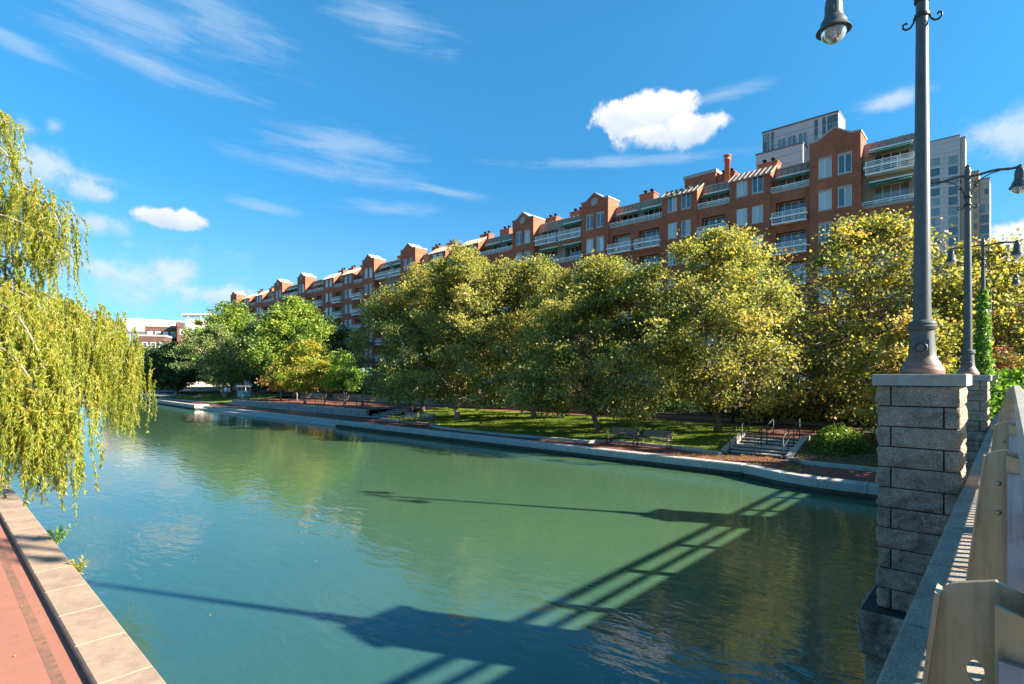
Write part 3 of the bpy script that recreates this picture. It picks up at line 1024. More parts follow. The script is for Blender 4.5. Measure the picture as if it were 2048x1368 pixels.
def lamp_meshes():
    me = {}
    b = MB()
    b.lathe([(.235, 0), (.24, .05), (.225, .085), (.205, .10), (.20, .13), (.175, .165), (.155, .20), (.148, .24), (.135, .42), (.13, .54)], 0, 0, 28)
    b.lathe([(.13, .54), (.155, .55), (.165, .585), (.15, .60), (.155, .625), (.14, .65), (.10, .665)], 0, 0, 28)
    me['base'] = b.mesh('base', M['rustgreen'], 40)
    b = MB()
    b.lathe([(.098, .66), (.093, 1.2), (.082, 2.6), (.066, 4.4), (.062, 5.27)], 0, 0, 24)
    me['pole'] = b.mesh('pole', M['lampgreen'], 40)
    b = MB()
    b.lathe([(.07, 5.270), (.075, 5.340), (.055, 5.380), (.05, 5.410), (.06, 5.440), (.04, 5.480), (.005, 5.510)], 0, 0, 16)
    me['finial'] = b.mesh('finial', M['lampgreen'], 40)
    b = MB()
    pts = [(0, y, 5.200 + .02 * math.sin(y * 9)) for y in np.linspace(-1.02, 1.02, 25)]
    b.tube(pts, [.03 + .006 * (k % 2) for k in range(25)], 8)
    me['arm'] = b.mesh('arm', M['lampgreen'])
    b = MB()
    for s in (1, -1):
        arc = [(0, s * (.07 + .55 * (1 - math.cos(t))), 4.640 + .54 * math.sin(t)) for t in np.linspace(0, PI / 2, 14)]
        b.tube(arc, .014, 6)
        sp = scroll((s * .17, 5.080), .07, 0, s * 4.5)
        b.tube(sp, .011, 6)
        sp = scroll((s * .15, 4.920), .05, 0, -s * 4.5)
        b.tube(sp, .011, 6)
    b.lathe([(.075, 4.610), (.085, 4.620), (.085, 4.670), (.075, 4.680)], 0, 0, 16)
    me['bracket'] = b.mesh('bracket', M['black'])
    b = MB()
    b.lathe([(.070, 4.420), (.082, 4.430), (.082, 4.470), (.070, 4.480)], 0, 0, 16)
    for s in (1, -1):
        c = [(0, s * .07, 4.455)] + [(0, s * (.16 - .09 * math.cos(a)), 4.380 + .06 * math.sin(a) + (.07 if a < .1 else .0)) for a in np.linspace(.3, 2.2, 6)]
        pts = [(0, s * .075, 4.460), (0, s * .09, 4.390), (0, s * .125, 4.345), (0, s * .17, 4.340), (0, s * .20, 4.370), (0, s * .20, 4.410), (0, s * .17, 4.425), (0, s * .155, 4.405)]
        b.tube(pts, .013, 8)
    me['scroll_collar'] = b.mesh('scroll_collar', M['black'])
    b = MB()
    b.box(-.16, -.13, -.09, .09, .22, .42)
    m0 = len(b.v)
    ring = [(-.17, .065 * math.cos(t), .32 + .065 * math.sin(t)) for t in np.linspace(0, 2 * PI, 17)]
    b.tube(ring, .013, 6)
    b.tube([(-.16, 0, .32), (-.19, 0, .32)], .045, 12)
    me['badge'] = b.mesh('badge', M['lampgreen'])
    b = MB()                                    # hood, local to its hanging point
    b.lathe([(.03, .05), (.05, .03), (.045, -.02), (.075, -.05), (.10, -.09), (.105, -.12), (.105, -.16), (.112, -.165), (.112, -.30),
             (.122, -.305), (.122, -.33), (.135, -.345), (.165, -.40), (.17, -.445), (.178, -.46), (.215, -.50), (.222, -.52), (.205, -.522), (.15, -.50), (.05, -.47)], 0, 0, 28, cap=False)
    b.box(-.12, -.105, -.03, .03, -.29, -.22)
    me['hood'] = b.mesh('hood', M['lampgreen'], 40)
    b = MB()
    b.lathe([(.165, -.522), (.163, -.545), (.15, -.585), (.12, -.625), (.08, -.652), (.035, -.668), (.001, -.672)], 0, 0, 24, cap=False)
    b.lathe([(.001, -.662), (.035, -.658), (.08, -.642), (.115, -.617), (.142, -.58), (.155, -.545), (.157, -.522)], 0, 0, 24, cap=False)
    me['globe'] = b.mesh('globe', M['globe'])
    b = MB()
    b.lathe([(.04, -.48), (.045, -.55), (.03, -.60), (.005, -.61)], 0, 0, 12)
    me['bulb'] = b.mesh('bulb', M['white'])
    return me


def rustgreen():
    m, T, bb, _ = new_mat('painted_cast_iron')
    co = T.n('ShaderNodeTexCoord').outputs['Object']
    s = T.n('ShaderNodeSeparateXYZ', {0: co}).outputs[2]
    n = T.noise(co, 9, 6, .65)
    f = T.m('ADD', T.m('MULTIPLY', s, -2.2), T.m('MULTIPLY', n, 1.2))
    T.set(bb.inputs['Base Color'], T.ramp(T.m('ADD', f, .35), [(.35, (.068, .074, .072)), (.62, (.15, .095, .07)), (.9, (.20, .105, .07))]))
    bb.inputs['Roughness'].default_value = .5
    T.set(bb.inputs['Normal'], T.n('ShaderNodeBump', {'Strength': .1, 'Distance': .01, 'Height': T.noise(co, 60, 4, .6)}))
    return m


M['rustgreen'] = rustgreen()
LM = lamp_meshes()


def lamp(loc, label):
    t = thing('street_lamp', label, 'street lamp', loc, group='twin-arm lamps along the bridge')
    for k in ('base', 'pole', 'finial', 'arm', 'bracket', 'scroll_collar', 'badge'):
        o = inst(k, LM[k], t)
    for s in (1, -1):
        h = inst('lamp_head', LM['hood'], t, (0, s * 1.0, 5.19))
        g = inst('globe', LM['globe'], h)
        inst('bulb', LM['bulb'], h)
    return t


l0 = lamp((LX[0] + .5, .85, 4.626), 'tall green lamp post on the nearest granite pier, arms leaving the picture')
l0.scale = (1, 1, 1.035)
lamp((LX[1] + .5, .85, 4.626), 'twin-arm lamp post on the second pier, seen just right of the nearest post')
lamp((LX[2] + .5, .85, 4.626), 'twin-arm lamp post with ivy climbing up its foot')
lamp((LX[3] + .5, .85, 4.626), 'smallest twin-arm lamp post, farthest along the bridge against the brown tree')

# railing posts
def post_web(b, x, holes):
    """tapered plate in the y-z plane, with two round holes in the nearest one"""
    import bmesh
    prof = [(-.02, 0), (.195, 0), (.10, .885), (.085, .905), (.022, .925), (-.02, .905)]
    bm = bmesh.new()
    loops = [prof]
    if holes:
        for zc in (.60, .75):
            loops.append([(.050 + .013 * math.cos(a), zc + .022 * math.sin(a)) for a in np.linspace(0, 2 * PI, 19)[:-1]])
    edges = []
    for lp in loops:
        vs = [bm.verts.new((0, y, z)) for y, z in lp]
        for i in range(len(vs)):
            edges.append(bm.edges.new((vs[i], vs[(i + 1) % len(vs)])))
    bmesh.ops.triangle_fill(bm, edges=edges, use_beauty=True)
    r = bmesh.ops.extrude_face_region(bm, geom=bm.faces[:])
    bmesh.ops.translate(bm, vec=(.014, 0, 0), verts=[g for g in r['geom'] if isinstance(g, bmesh.types.BMVert)])
    bmesh.ops.recalc_face_normals(bm, faces=bm.faces[:])
    bm.verts.index_update()
    i0 = len(b.v)
    b.v += [(v.co.x + x, v.co.y, v.co.z) for v in bm.verts]
    for f in bm.faces:
        b.f.append(tuple(i0 + v.index for v in f.verts))
        b.mi.append(0)
        b.sm.append(False)
    bm.free()


def post_meshes(holes):
    b = MB()
    post_web(b, 0, holes)
    # outer flange, a narrow leaning strip along the sloping edge
    for (ya, za, yb, zb) in ((.195, 0, .10, .885),):
        b.prism([(ya, za), (ya + .008, za), (yb + .008, zb + .004), (yb, zb)], -.022, .036, 'x')
    web = b.mesh('web', M['alu'])
    c = MB()
    for x in (-.062, .068):
        c.prism([(-.032, .02), (.022, .02), (.022, .90), (-.032, .885)], x, x + .010, 'x')
    c.box(-.062, .078, -.045, -.034, .02, .90)
    cl = c.mesh('cleat', M['alu'])
    g = MB()
    g.prism([(-.13, .03), (.0165, .03), (.0165, .815), (-.13, .80)], -.085, -.073, 'x')
    gp = g.mesh('plate', M['galv'])
    bo = MB()
    for z in (.60, .75):
        bo.lathe([(.0, 0), (.013, 0), (.013, .004), (.009, .008), (.0, .009)], 0, 0, 12, cap=False)
        n0 = len(bo.v) - 60
        for k in range(n0, len(bo.v)):
            x, y, zz = bo.v[k]
            bo.v[k] = (-zz - .001, .052 + x, z + y)
    bl = None if holes else bo.mesh('bolt', M['alu'])
    return web, cl, gp, bl


rail = thing('bridge_railing', 'bronze metal railing of tapered posts and a broad top rail along the bridge parapet', 'railing', (0, 0, 3.302))
pa, pb = post_meshes(True), post_meshes(False)
for k in range(-1, 11):
    x = 1.32 + 2.4 * k
    pms = pa if k == 0 else pb
    w = inst('post', pms[0], rail, (x, 0, 0))
    inst('cleat', pms[1], w)
    inst('plate', pms[2], w)
    if pms[3]:
        inst('bolt', pms[3], w)
b = MB()
b.prism([(-.046, .89), (-.022, .925), (-.022, .945), (-.05, .965), (-.18, .965), (-.20, .945), (-.20, .89)], -3, 26.5, 'x')
b.build('top_rail', M['alucap'], rail)
b = MB()
b.box(-3, 26.5, -.15, -.07, .555, .635)
b.build('middle_rail', M['alu'], rail)
b = MB()
b.box(-3, 26.5, -.15, -.07, .27, .36)
b.build('lower_rail', M['alu'], rail)
for k in range(-1, 10):
    b = MB()
    x0 = 1.32 + 2.4 * k
    for j in range(1, 19):
        b.box(x0 + j * .1263 - .03, x0 + j * .1263 + .012, -.125, -.10, .09, .268)
    b.box(x0 + .1, x0 + 2.3, -.135, -.09, .05, .09)
    b.build('picket_panel', M['alu'], rail)

# ------------------------------------------------------------------ the long brick apartment building
K = 1.0
FX = 53.1
SEGS = [('F', 5.35, 9.25), ('G', 9.25, 13.1), ('M', 13.1, 16.4), ('D', 16.4, 20.15), ('M', 20.15, 23.4), ('D', 23.4, 27.3),
        ('W', 27.3, 33.8), ('g', 33.8, 37.5), ('F', 37.5, 44.95), ('g', 44.95, 48.6), ('W', 48.6, 55.3), ('D', 55.3, 59.1),
        ('M', 59.1, 62.4), ('D', 62.4, 66.2), ('M', 66.2, 69.5), ('G', 69.5, 73.4), ('F', 73.4, 81.1), ('G', 81.1, 84.85),
        ('M', 84.85, 88.1), ('D', 88.1, 91.9), ('M', 91.9, 95.1), ('D', 95.1, 99), ('W', 99, 106), ('g', 106, 109.5),
        ('F', 109.5, 116.5), ('g', 116.5, 120.6), ('W', 120.6, 127.3), ('D', 127.3, 131.2), ('M', 131.2, 134.4), ('D', 134.4, 138.2),
        ('M', 138.2, 141.9), ('G', 141.9, 145.8)]
ZF = [21.3 - 2.8 * k for k in range(8)]          # floor levels, top storey first


def seen_floors(y):
    for lim, k in ((12, 3), (24, 4), (33, 5), (45, 3), (72, 3), (76, 4), (90, 8), (97, 3), (200, 2)):
        if y < lim:
            return k


def grid_wall(b, X, y0, y1, z0, z1, ops, depth, mi=0, rmi=None):
    ys = sorted({y0, y1, *[o[0] for o in ops], *[o[1] for o in ops]})
    zs = sorted({z0, z1, *[o[2] for o in ops], *[o[3] for o in ops]})
    for a, c in zip(ys, ys[1:]):
        for e, f in zip(zs, zs[1:]):
            my, mz = (a + c) / 2, (e + f) / 2
            if any(o[0] < my < o[1] and o[2] < mz < o[3] for o in ops):
                continue
            b.face([(X, c, e), (X, a, e), (X, a, f), (X, c, f)], mi)
    r = mi if rmi is None else rmi
    for (a, c, e, f) in ops:
        X2 = X + depth
        b.face([(X, a, e), (X2, a, e), (X2, a, f), (X, a, f)], r)
        b.face([(X, c, f), (X2, c, f), (X2, c, e), (X, c, e)], r)
        b.face([(X, a, f), (X2, a, f), (X2, c, f), (X, c, f)], r)
        b.face([(X, c, e), (X2, c, e), (X2, a, e), (X, a, e)], r)


bld = thing('apartment_building', 'long red brick apartment building with gables, white balconies and green awnings behind the trees', 'building', (53, 70, 1.7))
BINV = Matrix.Translation(bld.location).inverted()


def bpart(b, name, mat, sharp=None):
    o = b.build(name, mat, bld, sharp=sharp)
    o.matrix_parent_inverse = BINV
    return o


# window kinds as shared meshes (local: centre of the opening on the wall plane)
def window_mesh(w, h, mull, frame, t=.055):
    b = MB()
    d0, d1 = .02, .09
    b.box(d0, d1, -w / 2, w / 2, -h / 2, -h / 2 + t)
    b.box(d0, d1, -w / 2, w / 2, h / 2 - t, h / 2)
    for s in (-1, 1):
        b.box(d0, d1, *(sorted((s * w / 2, s * (w / 2 - t)))), -h / 2 + t, h / 2 - t)
    for m in mull:
        b.box(d0 + .003, d1 - .003, -w / 2 + m * w - t * .5, -w / 2 + m * w + t * .5, -h / 2 + t, h / 2 - t)
    return b.mesh('window', frame)


def pane_mesh(w, h, mull, mat, name='pane', t=.05):
    b = MB()
    e = [0] + list(mull) + [1]
    for a, c in zip(e, e[1:]):
        ya, yc = -w / 2 + a * w + t * .4, -w / 2 + c * w - t * .4
        b.face([(.055, yc, -h / 2 + t * .5), (.055, ya, -h / 2 + t * .5), (.055, ya, h / 2 - t * .5), (.055, yc, h / 2 - t * .5)])
    return b.mesh(name, mat)


WW, WH = 1.02, 1.58
wm = window_mesh(WW, WH, [.5], M['white'])
wp = pane_mesh(WW, WH, [.5], M['glass'])
bdr = MB()
for a in (.0, .5):
    pass
DW, DH = 2.45, 1.95
dm = window_mesh(DW, DH, [.27, .52, .76], M['cream'], .06)
dp = pane_mesh(DW, DH, [.27, .52, .76], M['dglass'])
TW, TH = 2.75, 1.55
tm = window_mesh(TW, TH, [.25, .5, .75], M['white'], .06)
tp = pane_mesh(TW, TH, [.25, .5, .75], M['dglass'])


def balcony_mesh(w, h=1.0, d=.62):
    """white slatted balcony: floor slab, broad middle band, four thin slats, posts"""
    b = MB()
    b.box(-d, .0, -w / 2, w / 2, -.06, .10)
    for z, t in ((.22, .035), (.36, .035), (.74, .035), (.88, .035), (1.0, .05)):
        b.box(-d, -d + .04, -w / 2, w / 2, z, z + t)
        for s in (-1, 1):
            b.box(-d + .04, 0, *(sorted((s * w / 2, s * (w / 2 - .04)))), z, z + t)
    b.box(-d - .09, -d - .001, -w / 2 - .1, w / 2 + .1, .49, .64)
    for s in (-1, 1):
        b.box(-d + .0, .02, *(sorted((s * (w / 2 + .10), s * (w / 2 + .005)))), .49, .64)
    n = max(2, round(w / 1.1))
    for k in range(n + 1):
        y = -w / 2 + .03 + (w - .06) * k / n
        b.box(-d + .003, -d + .037, y - .02, y + .02, .10, 1.0)
    return b.mesh('balcony', M['white'])


bal_m = balcony_mesh(2.85)
bal_f = balcony_mesh(3.3, d=.9)


def parapet_rail_mesh(w):
    b = MB()
    b.box(-.06, .22, -w / 2, w / 2, -.16, .10, 1)
    b.box(-.02, .03, -w / 2, w / 2, .36, .44)
    b.box(-.02, .03, -w / 2, w / 2, .20, .25)
    n = max(2, round(w / 1.0))
    for k in range(n + 1):
        y = -w / 2 + .03 + (w - .06) * k / n
        b.box(-.015, .025, y - .02, y + .02, .10, .36)
    return b.mesh('balcony', [M['white'], M['cast']])


def awning_mesh(w, drop=.5, out=.85):
    b = MB()
    b.prism([(0, .0), (-out, -drop), (-out, -drop - .14), (-out + .02, -drop - .14), (-out + .02, -drop - .03), (0, -.04)], -w / 2, w / 2, 'y')
    b.box(-.14, .0, -w / 2 - .02, w / 2 + .02, .002, .12, 1)
    return b.mesh('awning', [M['green'], M['white']])


aw_m = awning_mesh(2.9, .34, .75)
aw_s = awning_mesh(2.5, .34, .75)
pr_cache = {}
wall = MB()
q_ = MB()
q_.box(-.08, .03, -WW / 2 - .05, WW / 2 + .05, -WH / 2 - .14, -WH / 2 - .002)
sill_m = q_.mesh('sill', M['cast'])
q_ = MB()
q_.box(-.07, .03, -WW / 2 - .04, WW / 2 + .04, WH / 2 + .002, WH / 2 + .13)
lintel_m = q_.mesh('lintel', M['cast'])
wins, doors, bals = [], [], []          # (distance, floors seen?, mesh, pane, x, y, z)


def wnd(lst, me, pane, x, y, z, seen):
    lst.append((CA * x + SA * y, seen, me, pane, x, y, z))


GP = [(0, 0), (.17, .02), (.26, .20), (.5, .72), (.74, .20), (.83, .02), (1, 0)]
Z0 = 1.6
for typ, a, c in SEGS:
    sf = seen_floors(a / 1.128)
    y0, y1 = a * K, c * K
    w = y1 - y0
    clad, roof, trim = MB(), MB(), MB()
    if typ in 'Gg':
        X = FX - .28
        ops = []
        for k in range(8):
            for f in (.30, .685):
                yc = y0 + w * f
                zc = ZF[k] + 1.3
                ops.append((yc - WW / 2, yc + WW / 2, zc - WH / 2, zc + WH / 2))
                wnd(wins, wm, (wp, sill_m, lintel_m), X + .05, yc, zc, k < sf)
        zs = 24.95
        grid_wall(wall, X, y0, y1, Z0, zs, ops, .25)
        prof = [(y0 + w * p, zs + q * 1.18) for p, q in GP]
        D = 2.3
        wall.face([(X, y, z) for y, z in ([(y0, zs)] + prof[1:-1] + [(y1, zs)])[::-1]])
        wall.face([(X + D, y, z) for y, z in [(y0, 20.0)] + prof + [(y1, 20.0)]])
        for s, y in ((1, y0), (-1, y1)):
            q = [(X, y, Z0), (X + D, y, Z0), (X + D, y, zs), (X, y, zs)]
            wall.face(q if s > 0 else q[::-1])
        # stone coping following the gable
        for (ya, za), (yb, zb) in zip(prof, prof[1:]):
            for (p, q, r_) in ((0, .13, 0),):
                trim.face([(X - .07, yb, zb), (X - .07, ya, za), (X - .07, ya, za + .17), (X - .07, yb, zb + .17)])
                trim.face([(X - .07, yb, zb + .17), (X - .07, ya, za + .17), (X + D + .07, ya, za + .17), (X + D + .07, yb, zb + .17)])
                trim.face([(X - .07, yb, zb), (X + D + .07, yb, zb), (X + D + .07, ya, za), (X - .07, ya, za)])
        trim.box(X - .07, X + D + .07, y0 - .07, y0 + .0, zs, zs + .17)
        trim.box(X - .07, X + D + .07, y1 - .0, y1 + .07, zs, zs + .17)
        if typ == 'g':
            bpart(trim, 'gable_coping', M['cast'])
            trim = MB()
            ring = [(X - .03, y0 + w / 2 + .42 * math.cos(t), zs - .12 + .42 * math.sin(t)) for t in np.linspace(0, 2 * PI, 25)]
            trim.tube(ring, .07, 6)
            trim.tube([(X - .06, y0 + w / 2, zs - .12), (X + .02, y0 + w / 2, zs - .12)], .40, 20, 0, False)
            bpart(trim, 'medallion', M['cast'])
        else:
            bpart(trim, 'gable_coping', M['cast'])
    elif typ == 'D':
        X = FX - .10
        zt = 23.35
        ops = []
        for k in range(8):
            for f in (.31, .69):
                yc = y0 + w * f
                zc = ZF[k] + 1.3
                ops.append((yc - WW / 2, yc + WW / 2, zc - WH / 2, zc + WH / 2))
                wnd(wins, wm, (wp, sill_m), X + .05, yc, zc, k < sf)
        grid_wall(wall, X, y0, y1, Z0, zt, ops, .25)
        D = 1.55
        for s, y in ((1, y0), (-1, y1)):
            q = [(X, y, Z0), (X + D, y, Z0), (X + D, y, 24.35), (X, y, zt)]
            wall.face(q if s > 0 else q[::-1])
        # standing seam roof sloping down to the eave
        roof.prism([(X - .16, zt - .08), (X - .16, zt + .0), (X + D, 24.5), (X + D, 24.36)], y0 - .10, y1 + .10, 'y')
        n = 8
        for k in range(n + 1):
            y = y0 - .08 + (w + .16) * k / n
            roof.prism([(X - .17, zt + .002), (X - .17, zt + .075), (X + D, 24.575), (X + D, 24.502)], y - .022, y + .022, 'y')
        bpart(roof, 'dormer_roof', M['roofmetal'])
    elif typ in 'MW':
        n = 1 if typ == 'M' else 2
        ops = []
        for k in range(1, 8):
            for j in range(n):
                yc = y0 + w * (j + .5) / n + (.0 if n == 1 else (-.08 if j == 0 else .08))
                ops.append((yc - DW / 2, yc + DW / 2, ZF[k] + .02, ZF[k] + .02 + DH))
                wnd(doors, dm, dp, FX + .62, yc, ZF[k] + .02 + DH / 2, k < sf)
                wnd(bals, bal_m, None, FX - .003, yc, ZF[k] - .10, k < sf)
        zt = 21.55
        grid_wall(wall, FX, y0, y1, Z0, zt - .12, ops, .75)
        # set-back top storey behind a low parapet
        wall.face([(FX + .25, y0, zt - .12), (FX + .25, y1, zt - .12), (FX, y1, zt - .12), (FX, y0, zt - .12)][::-1])
        wall.face([(FX + .25, y0, 21.25), (FX + .25, y1, 21.25), (FX + .25, y1, zt - .1), (FX + .25, y0, zt - .1)])
        roof.face([(FX + .25, y0, 21.26), (FX + 1.4, y0, 21.26), (FX + 1.4, y1, 21.26), (FX + .25, y1, 21.26)])
        key = round(w, 2)
        if key not in pr_cache:
            pr_cache[key] = parapet_rail_mesh(w - .02)
        wnd(bals, pr_cache[key], None, FX + .01, (y0 + y1) / 2, zt, True)
        ops = []
        for j in range(n):
            yc = y0 + w * (j + .5) / n
            ops.append((yc - TW / 2 + .05, yc + TW / 2 - .05, 21.4, 21.4 + TH))
            wnd(doors, tm, tp, FX + 1.25, yc, 21.4 + TH / 2, True)
        grid_wall(clad, FX + 1.25, y0, y1, 21.2, 23.1, ops, .3)
        clad.prism([(FX + 1.05, 23.0), (FX + 1.45, 23.98), (FX + 1.75, 23.98), (FX + 1.75, 23.0)], y0, y1, 'y')
        m = max(4, round(w / .55))
        for k in range(m + 1):
            y = y0 + w * k / m
            clad.prism([(FX + .99, 23.0), (FX + 1.39, 24.0), (FX + 1.45, 24.0), (FX + 1.04, 23.0)], y - .02, y + .02, 'y')
        bpart(roof, 'balcony_floor', M['concrete'])
        bpart(clad, 'mansard_cladding', M['tan'])
    elif typ == 'F':
        n = max(1, round(w / 3.6))
        X = FX + .25
        ops, cops = [], []
        for j in range(n):
            yc = y0 + w * (j + .5) / n
            for k in range(2, 8):
                ops.append((yc - DW / 2, yc + DW / 2, ZF[k] + .02, ZF[k] + .02 + DH))
                wnd(doors, dm, dp, X + .62, yc, ZF[k] + .02 + DH / 2, k < sf)
                wnd(bals, bal_m, None, X - .003, yc, ZF[k] - .10, k < sf)
            for k in (0, 1):
                cops.append((yc - DW / 2, yc + DW / 2, ZF[k] + .02, ZF[k] + .02 + DH))
                wnd(doors, dm, dp, X + .82, yc, ZF[k] + .02 + DH / 2, True)
            wnd(bals, bal_f, None, X + .40, yc, ZF[0] - .06, True)
        grid_wall(wall, X, y0, y1, Z0, 18.55, ops, .75)
        grid_wall(clad, X + .45, y0, y1, 18.4, 23.1, cops, .5)
        wall.face([(X, y0, 18.55), (X + .5, y0, 18.55), (X + .5, y1, 18.55), (X, y1, 18.55)])
        clad.prism([(X + .38, 23.0), (X + .85, 24.25), (X + 1.6, 24.25), (X + 1.6, 23.0)], y0, y1, 'y')
        m = round(w / .55)
        for k in range(m + 1):
            y = y0 + w * k / m
            clad.prism([(X + .33, 23.0), (X + .80, 24.27), (X + .86, 24.27), (X + .40, 23.0)], y - .02, y + .02, 'y')
            if not any(o[0] - .1 < y < o[1] + .1 for o in cops):
                clad.box(X + .40, X + .448, y - .02, y + .02, 18.5, 23.0)
        key = round(w, 2)
        if key not in pr_cache:
            pr_cache[key] = parapet_rail_mesh(w - .02)
        wnd(bals, pr_cache[key], None, X + .01, (y0 + y1) / 2, 18.70, True)
        bpart(clad, 'mansard_cladding', M['tan'])
# body and roof behind the front
YA, YB = SEGS[0][1] * K, SEGS[-1][2] * K
wall.box(FX + 1.5, FX + 15, 13.1, YB - .05, Z0, 21.2)
wall.box(FX + 1.6, FX + 15, 13.1, YB - .06, 21.202, 23.9)
wall.box(FX + 1.5, FX + 4.2, YA + .05, 13.098, Z0, 23.9)
wall.face([(FX + .25, YA, Z0), (FX + 1.55, YA, Z0), (FX + 1.55, YA, 18.5), (FX + .25, YA, 18.5)])
clad = MB()
clad.face([(FX + .7, YA, 18.4), (FX + 2.2, YA, 18.4), (FX + 2.2, YA, 24.25), (FX + .7, YA, 23.1)])
bpart(wall, 'wall', M['brick'])
bpart(clad, 'mansard_cladding', M['tan'])
b = MB()
b.box(FX + 1.4, FX + 15.2, 13.1, YB, 23.99, 24.12)
b.box(FX + 1.4, FX + 4.3, YA, 13.098, 23.99, 24.12)
bpart(b, 'roof', M['concrete'])


def place(lst, name, limit):
    lst.sort(key=lambda q: (not q[1], q[0]))
    rest = MB()
    rmats = []
    for i, (dist, seen, me, pane, x, y, z) in enumerate(lst):
        if seen and i < limit:
            o = inst(name, me, bld, (x, y, z))
            o.matrix_parent_inverse = BINV
            if pane:
                for pm_ in (pane if isinstance(pane, tuple) else (pane,)):
                    inst(pm_.name.split('.')[0], pm_, o)
        else:
            for m in [me] + (list(pane) if isinstance(pane, tuple) else [pane] if pane else []):
                i0 = len(rest.v)
                rest.v += [(v.co.x + x, v.co.y + y, v.co.z + z) for v in m.vertices]
                for p in m.polygons:
                    mat = m.materials[p.material_index]
                    if mat not in rmats:
                        rmats.append(mat)
                    rest.f.append(tuple(i0 + q for q in p.vertices))
                    rest.mi.append(rmats.index(mat))
                    rest.sm.append(False)
    if rest.f:
        o = bpart(rest, name, rmats)
        o['kind'] = 'stuff'


place(wins, 'window', 100)
place(doors, 'balcony_door', 100)
place(bals, 'balcony', 100)
# awnings where the photograph shows them
def seg_mid(i, f=.5):
    t, a, c = SEGS[i]
    return (a + (c - a) * f) * K


for i, f, x, z, me in ((2, .5, FX + 1.2, 23.12, aw_m), (4, .5, FX + 1.2, 23.12, aw_m), (6, .25, FX + 1.2, 23.12, aw_m), (6, .75, FX + 1.2, 23.12, aw_s),
                       (0, .5, FX + .66, 23.4, aw_m), (0, .5, FX + .62, 20.7, aw_m), (8, .25, FX + .66, 23.3, aw_m), (8, .75, FX + .62, 20.7, aw_m), (8, .25, FX + .62, 20.7, aw_m),
                       (10, .25, FX + 1.2, 23.12, aw_m), (10, .75, FX + 1.2, 23.12, aw_m), (12, .5, FX + 1.2, 23.12, aw_m), (16, .25, FX + .66, 23.3, aw_m), (16, .75, FX + .66, 23.3, aw_s),
                       (22, .25, FX + 1.2, 23.12, aw_m), (22, .7, FX + 1.2, 23.12, aw_s), (24, .3, FX + .66, 23.3, aw_m), (24, .75, FX + .66, 23.3, aw_m), (26, .5, FX + 1.2, 23.12, aw_m), (28, .5, FX + 1.2, 23.12, aw_m)):
    o = inst('awning', me, bld, (x, seg_mid(i, f), z))
    o.matrix_parent_inverse = BINV
# chimneys and a roof house
cb = MB()
cb.box(-.55, .55, -.9, .9, 0, 1.25)
cb.box(-.62, .62, -.97, .97, 1.251, 1.36)
chim = cb.mesh('chimney', M['brick'])
fb = MB()
for y in (-.4, .4):
    fb.lathe([(.17, 1.36), (.17, 1.75), (.23, 1.76), (.23, 1.86), (.12, 1.9)], 0, y, 12)
flue = fb.mesh('flue', M['dark'])
for y in (15.6, 19.2, 27.2, 36.0, 39.6, 47.0, 50.6, 57.5, 60.6, 69.0, 79.5, 83.2, 86.5, 98.0, 110.0, 115.0, 120.5):
    o = inst('chimney', chim, bld, (FX + 3.4, y * 1.128, 24.12))
    o.matrix_parent_inverse = BINV
    inst('flue', flue, o)
b = MB()
b.box(FX + 2.6, FX + 6.5, 22.6, 26.0, 24.12, 25.75)
b.box(FX + 2.5, FX + 6.6, 22.5, 26.1, 25.751, 26.1, 1)
bpart(b, 'roof_house', [M['brick'], M['cast']])
b = MB()
b.lathe([(.28, 24.1), (.28, 26.6), (.36, 26.62), (.36, 26.75), (.26, 26.76), (.26, 27.0), (.4, 27.05), (.4, 27.15), (.1, 27.3)], FX + 2.6, 21.4, 14)
bpart(b, 'chimney', M['terracotta'])
# ground-floor terrace with white fence in front of the building
pl = thing('garden_terrace', 'raised brick terrace with white picket fence at the foot of the building', 'terrace', (47, 20, 1.7))
b = MB()
b.box(47, 52.7, 5, 60, 1.6, 3.3)
under(b, 'wall', M['brick'], pl)
b = MB()
b.box(46.9, 47.3, 5, 60, 3.302, 3.42)
under(b, 'coping', M['cast'], pl)
b = MB()
for k in range(275):
    b.box(47.08, 47.12, 5 + k * .2, 5.07 + k * .2, 3.422, 4.35)
b.box(47.03, 47.078, 5, 60, 4.25, 4.33)
b.box(47.03, 47.078, 5, 60, 3.55, 3.63)
o = under(b, 'fence', M['white'], pl)

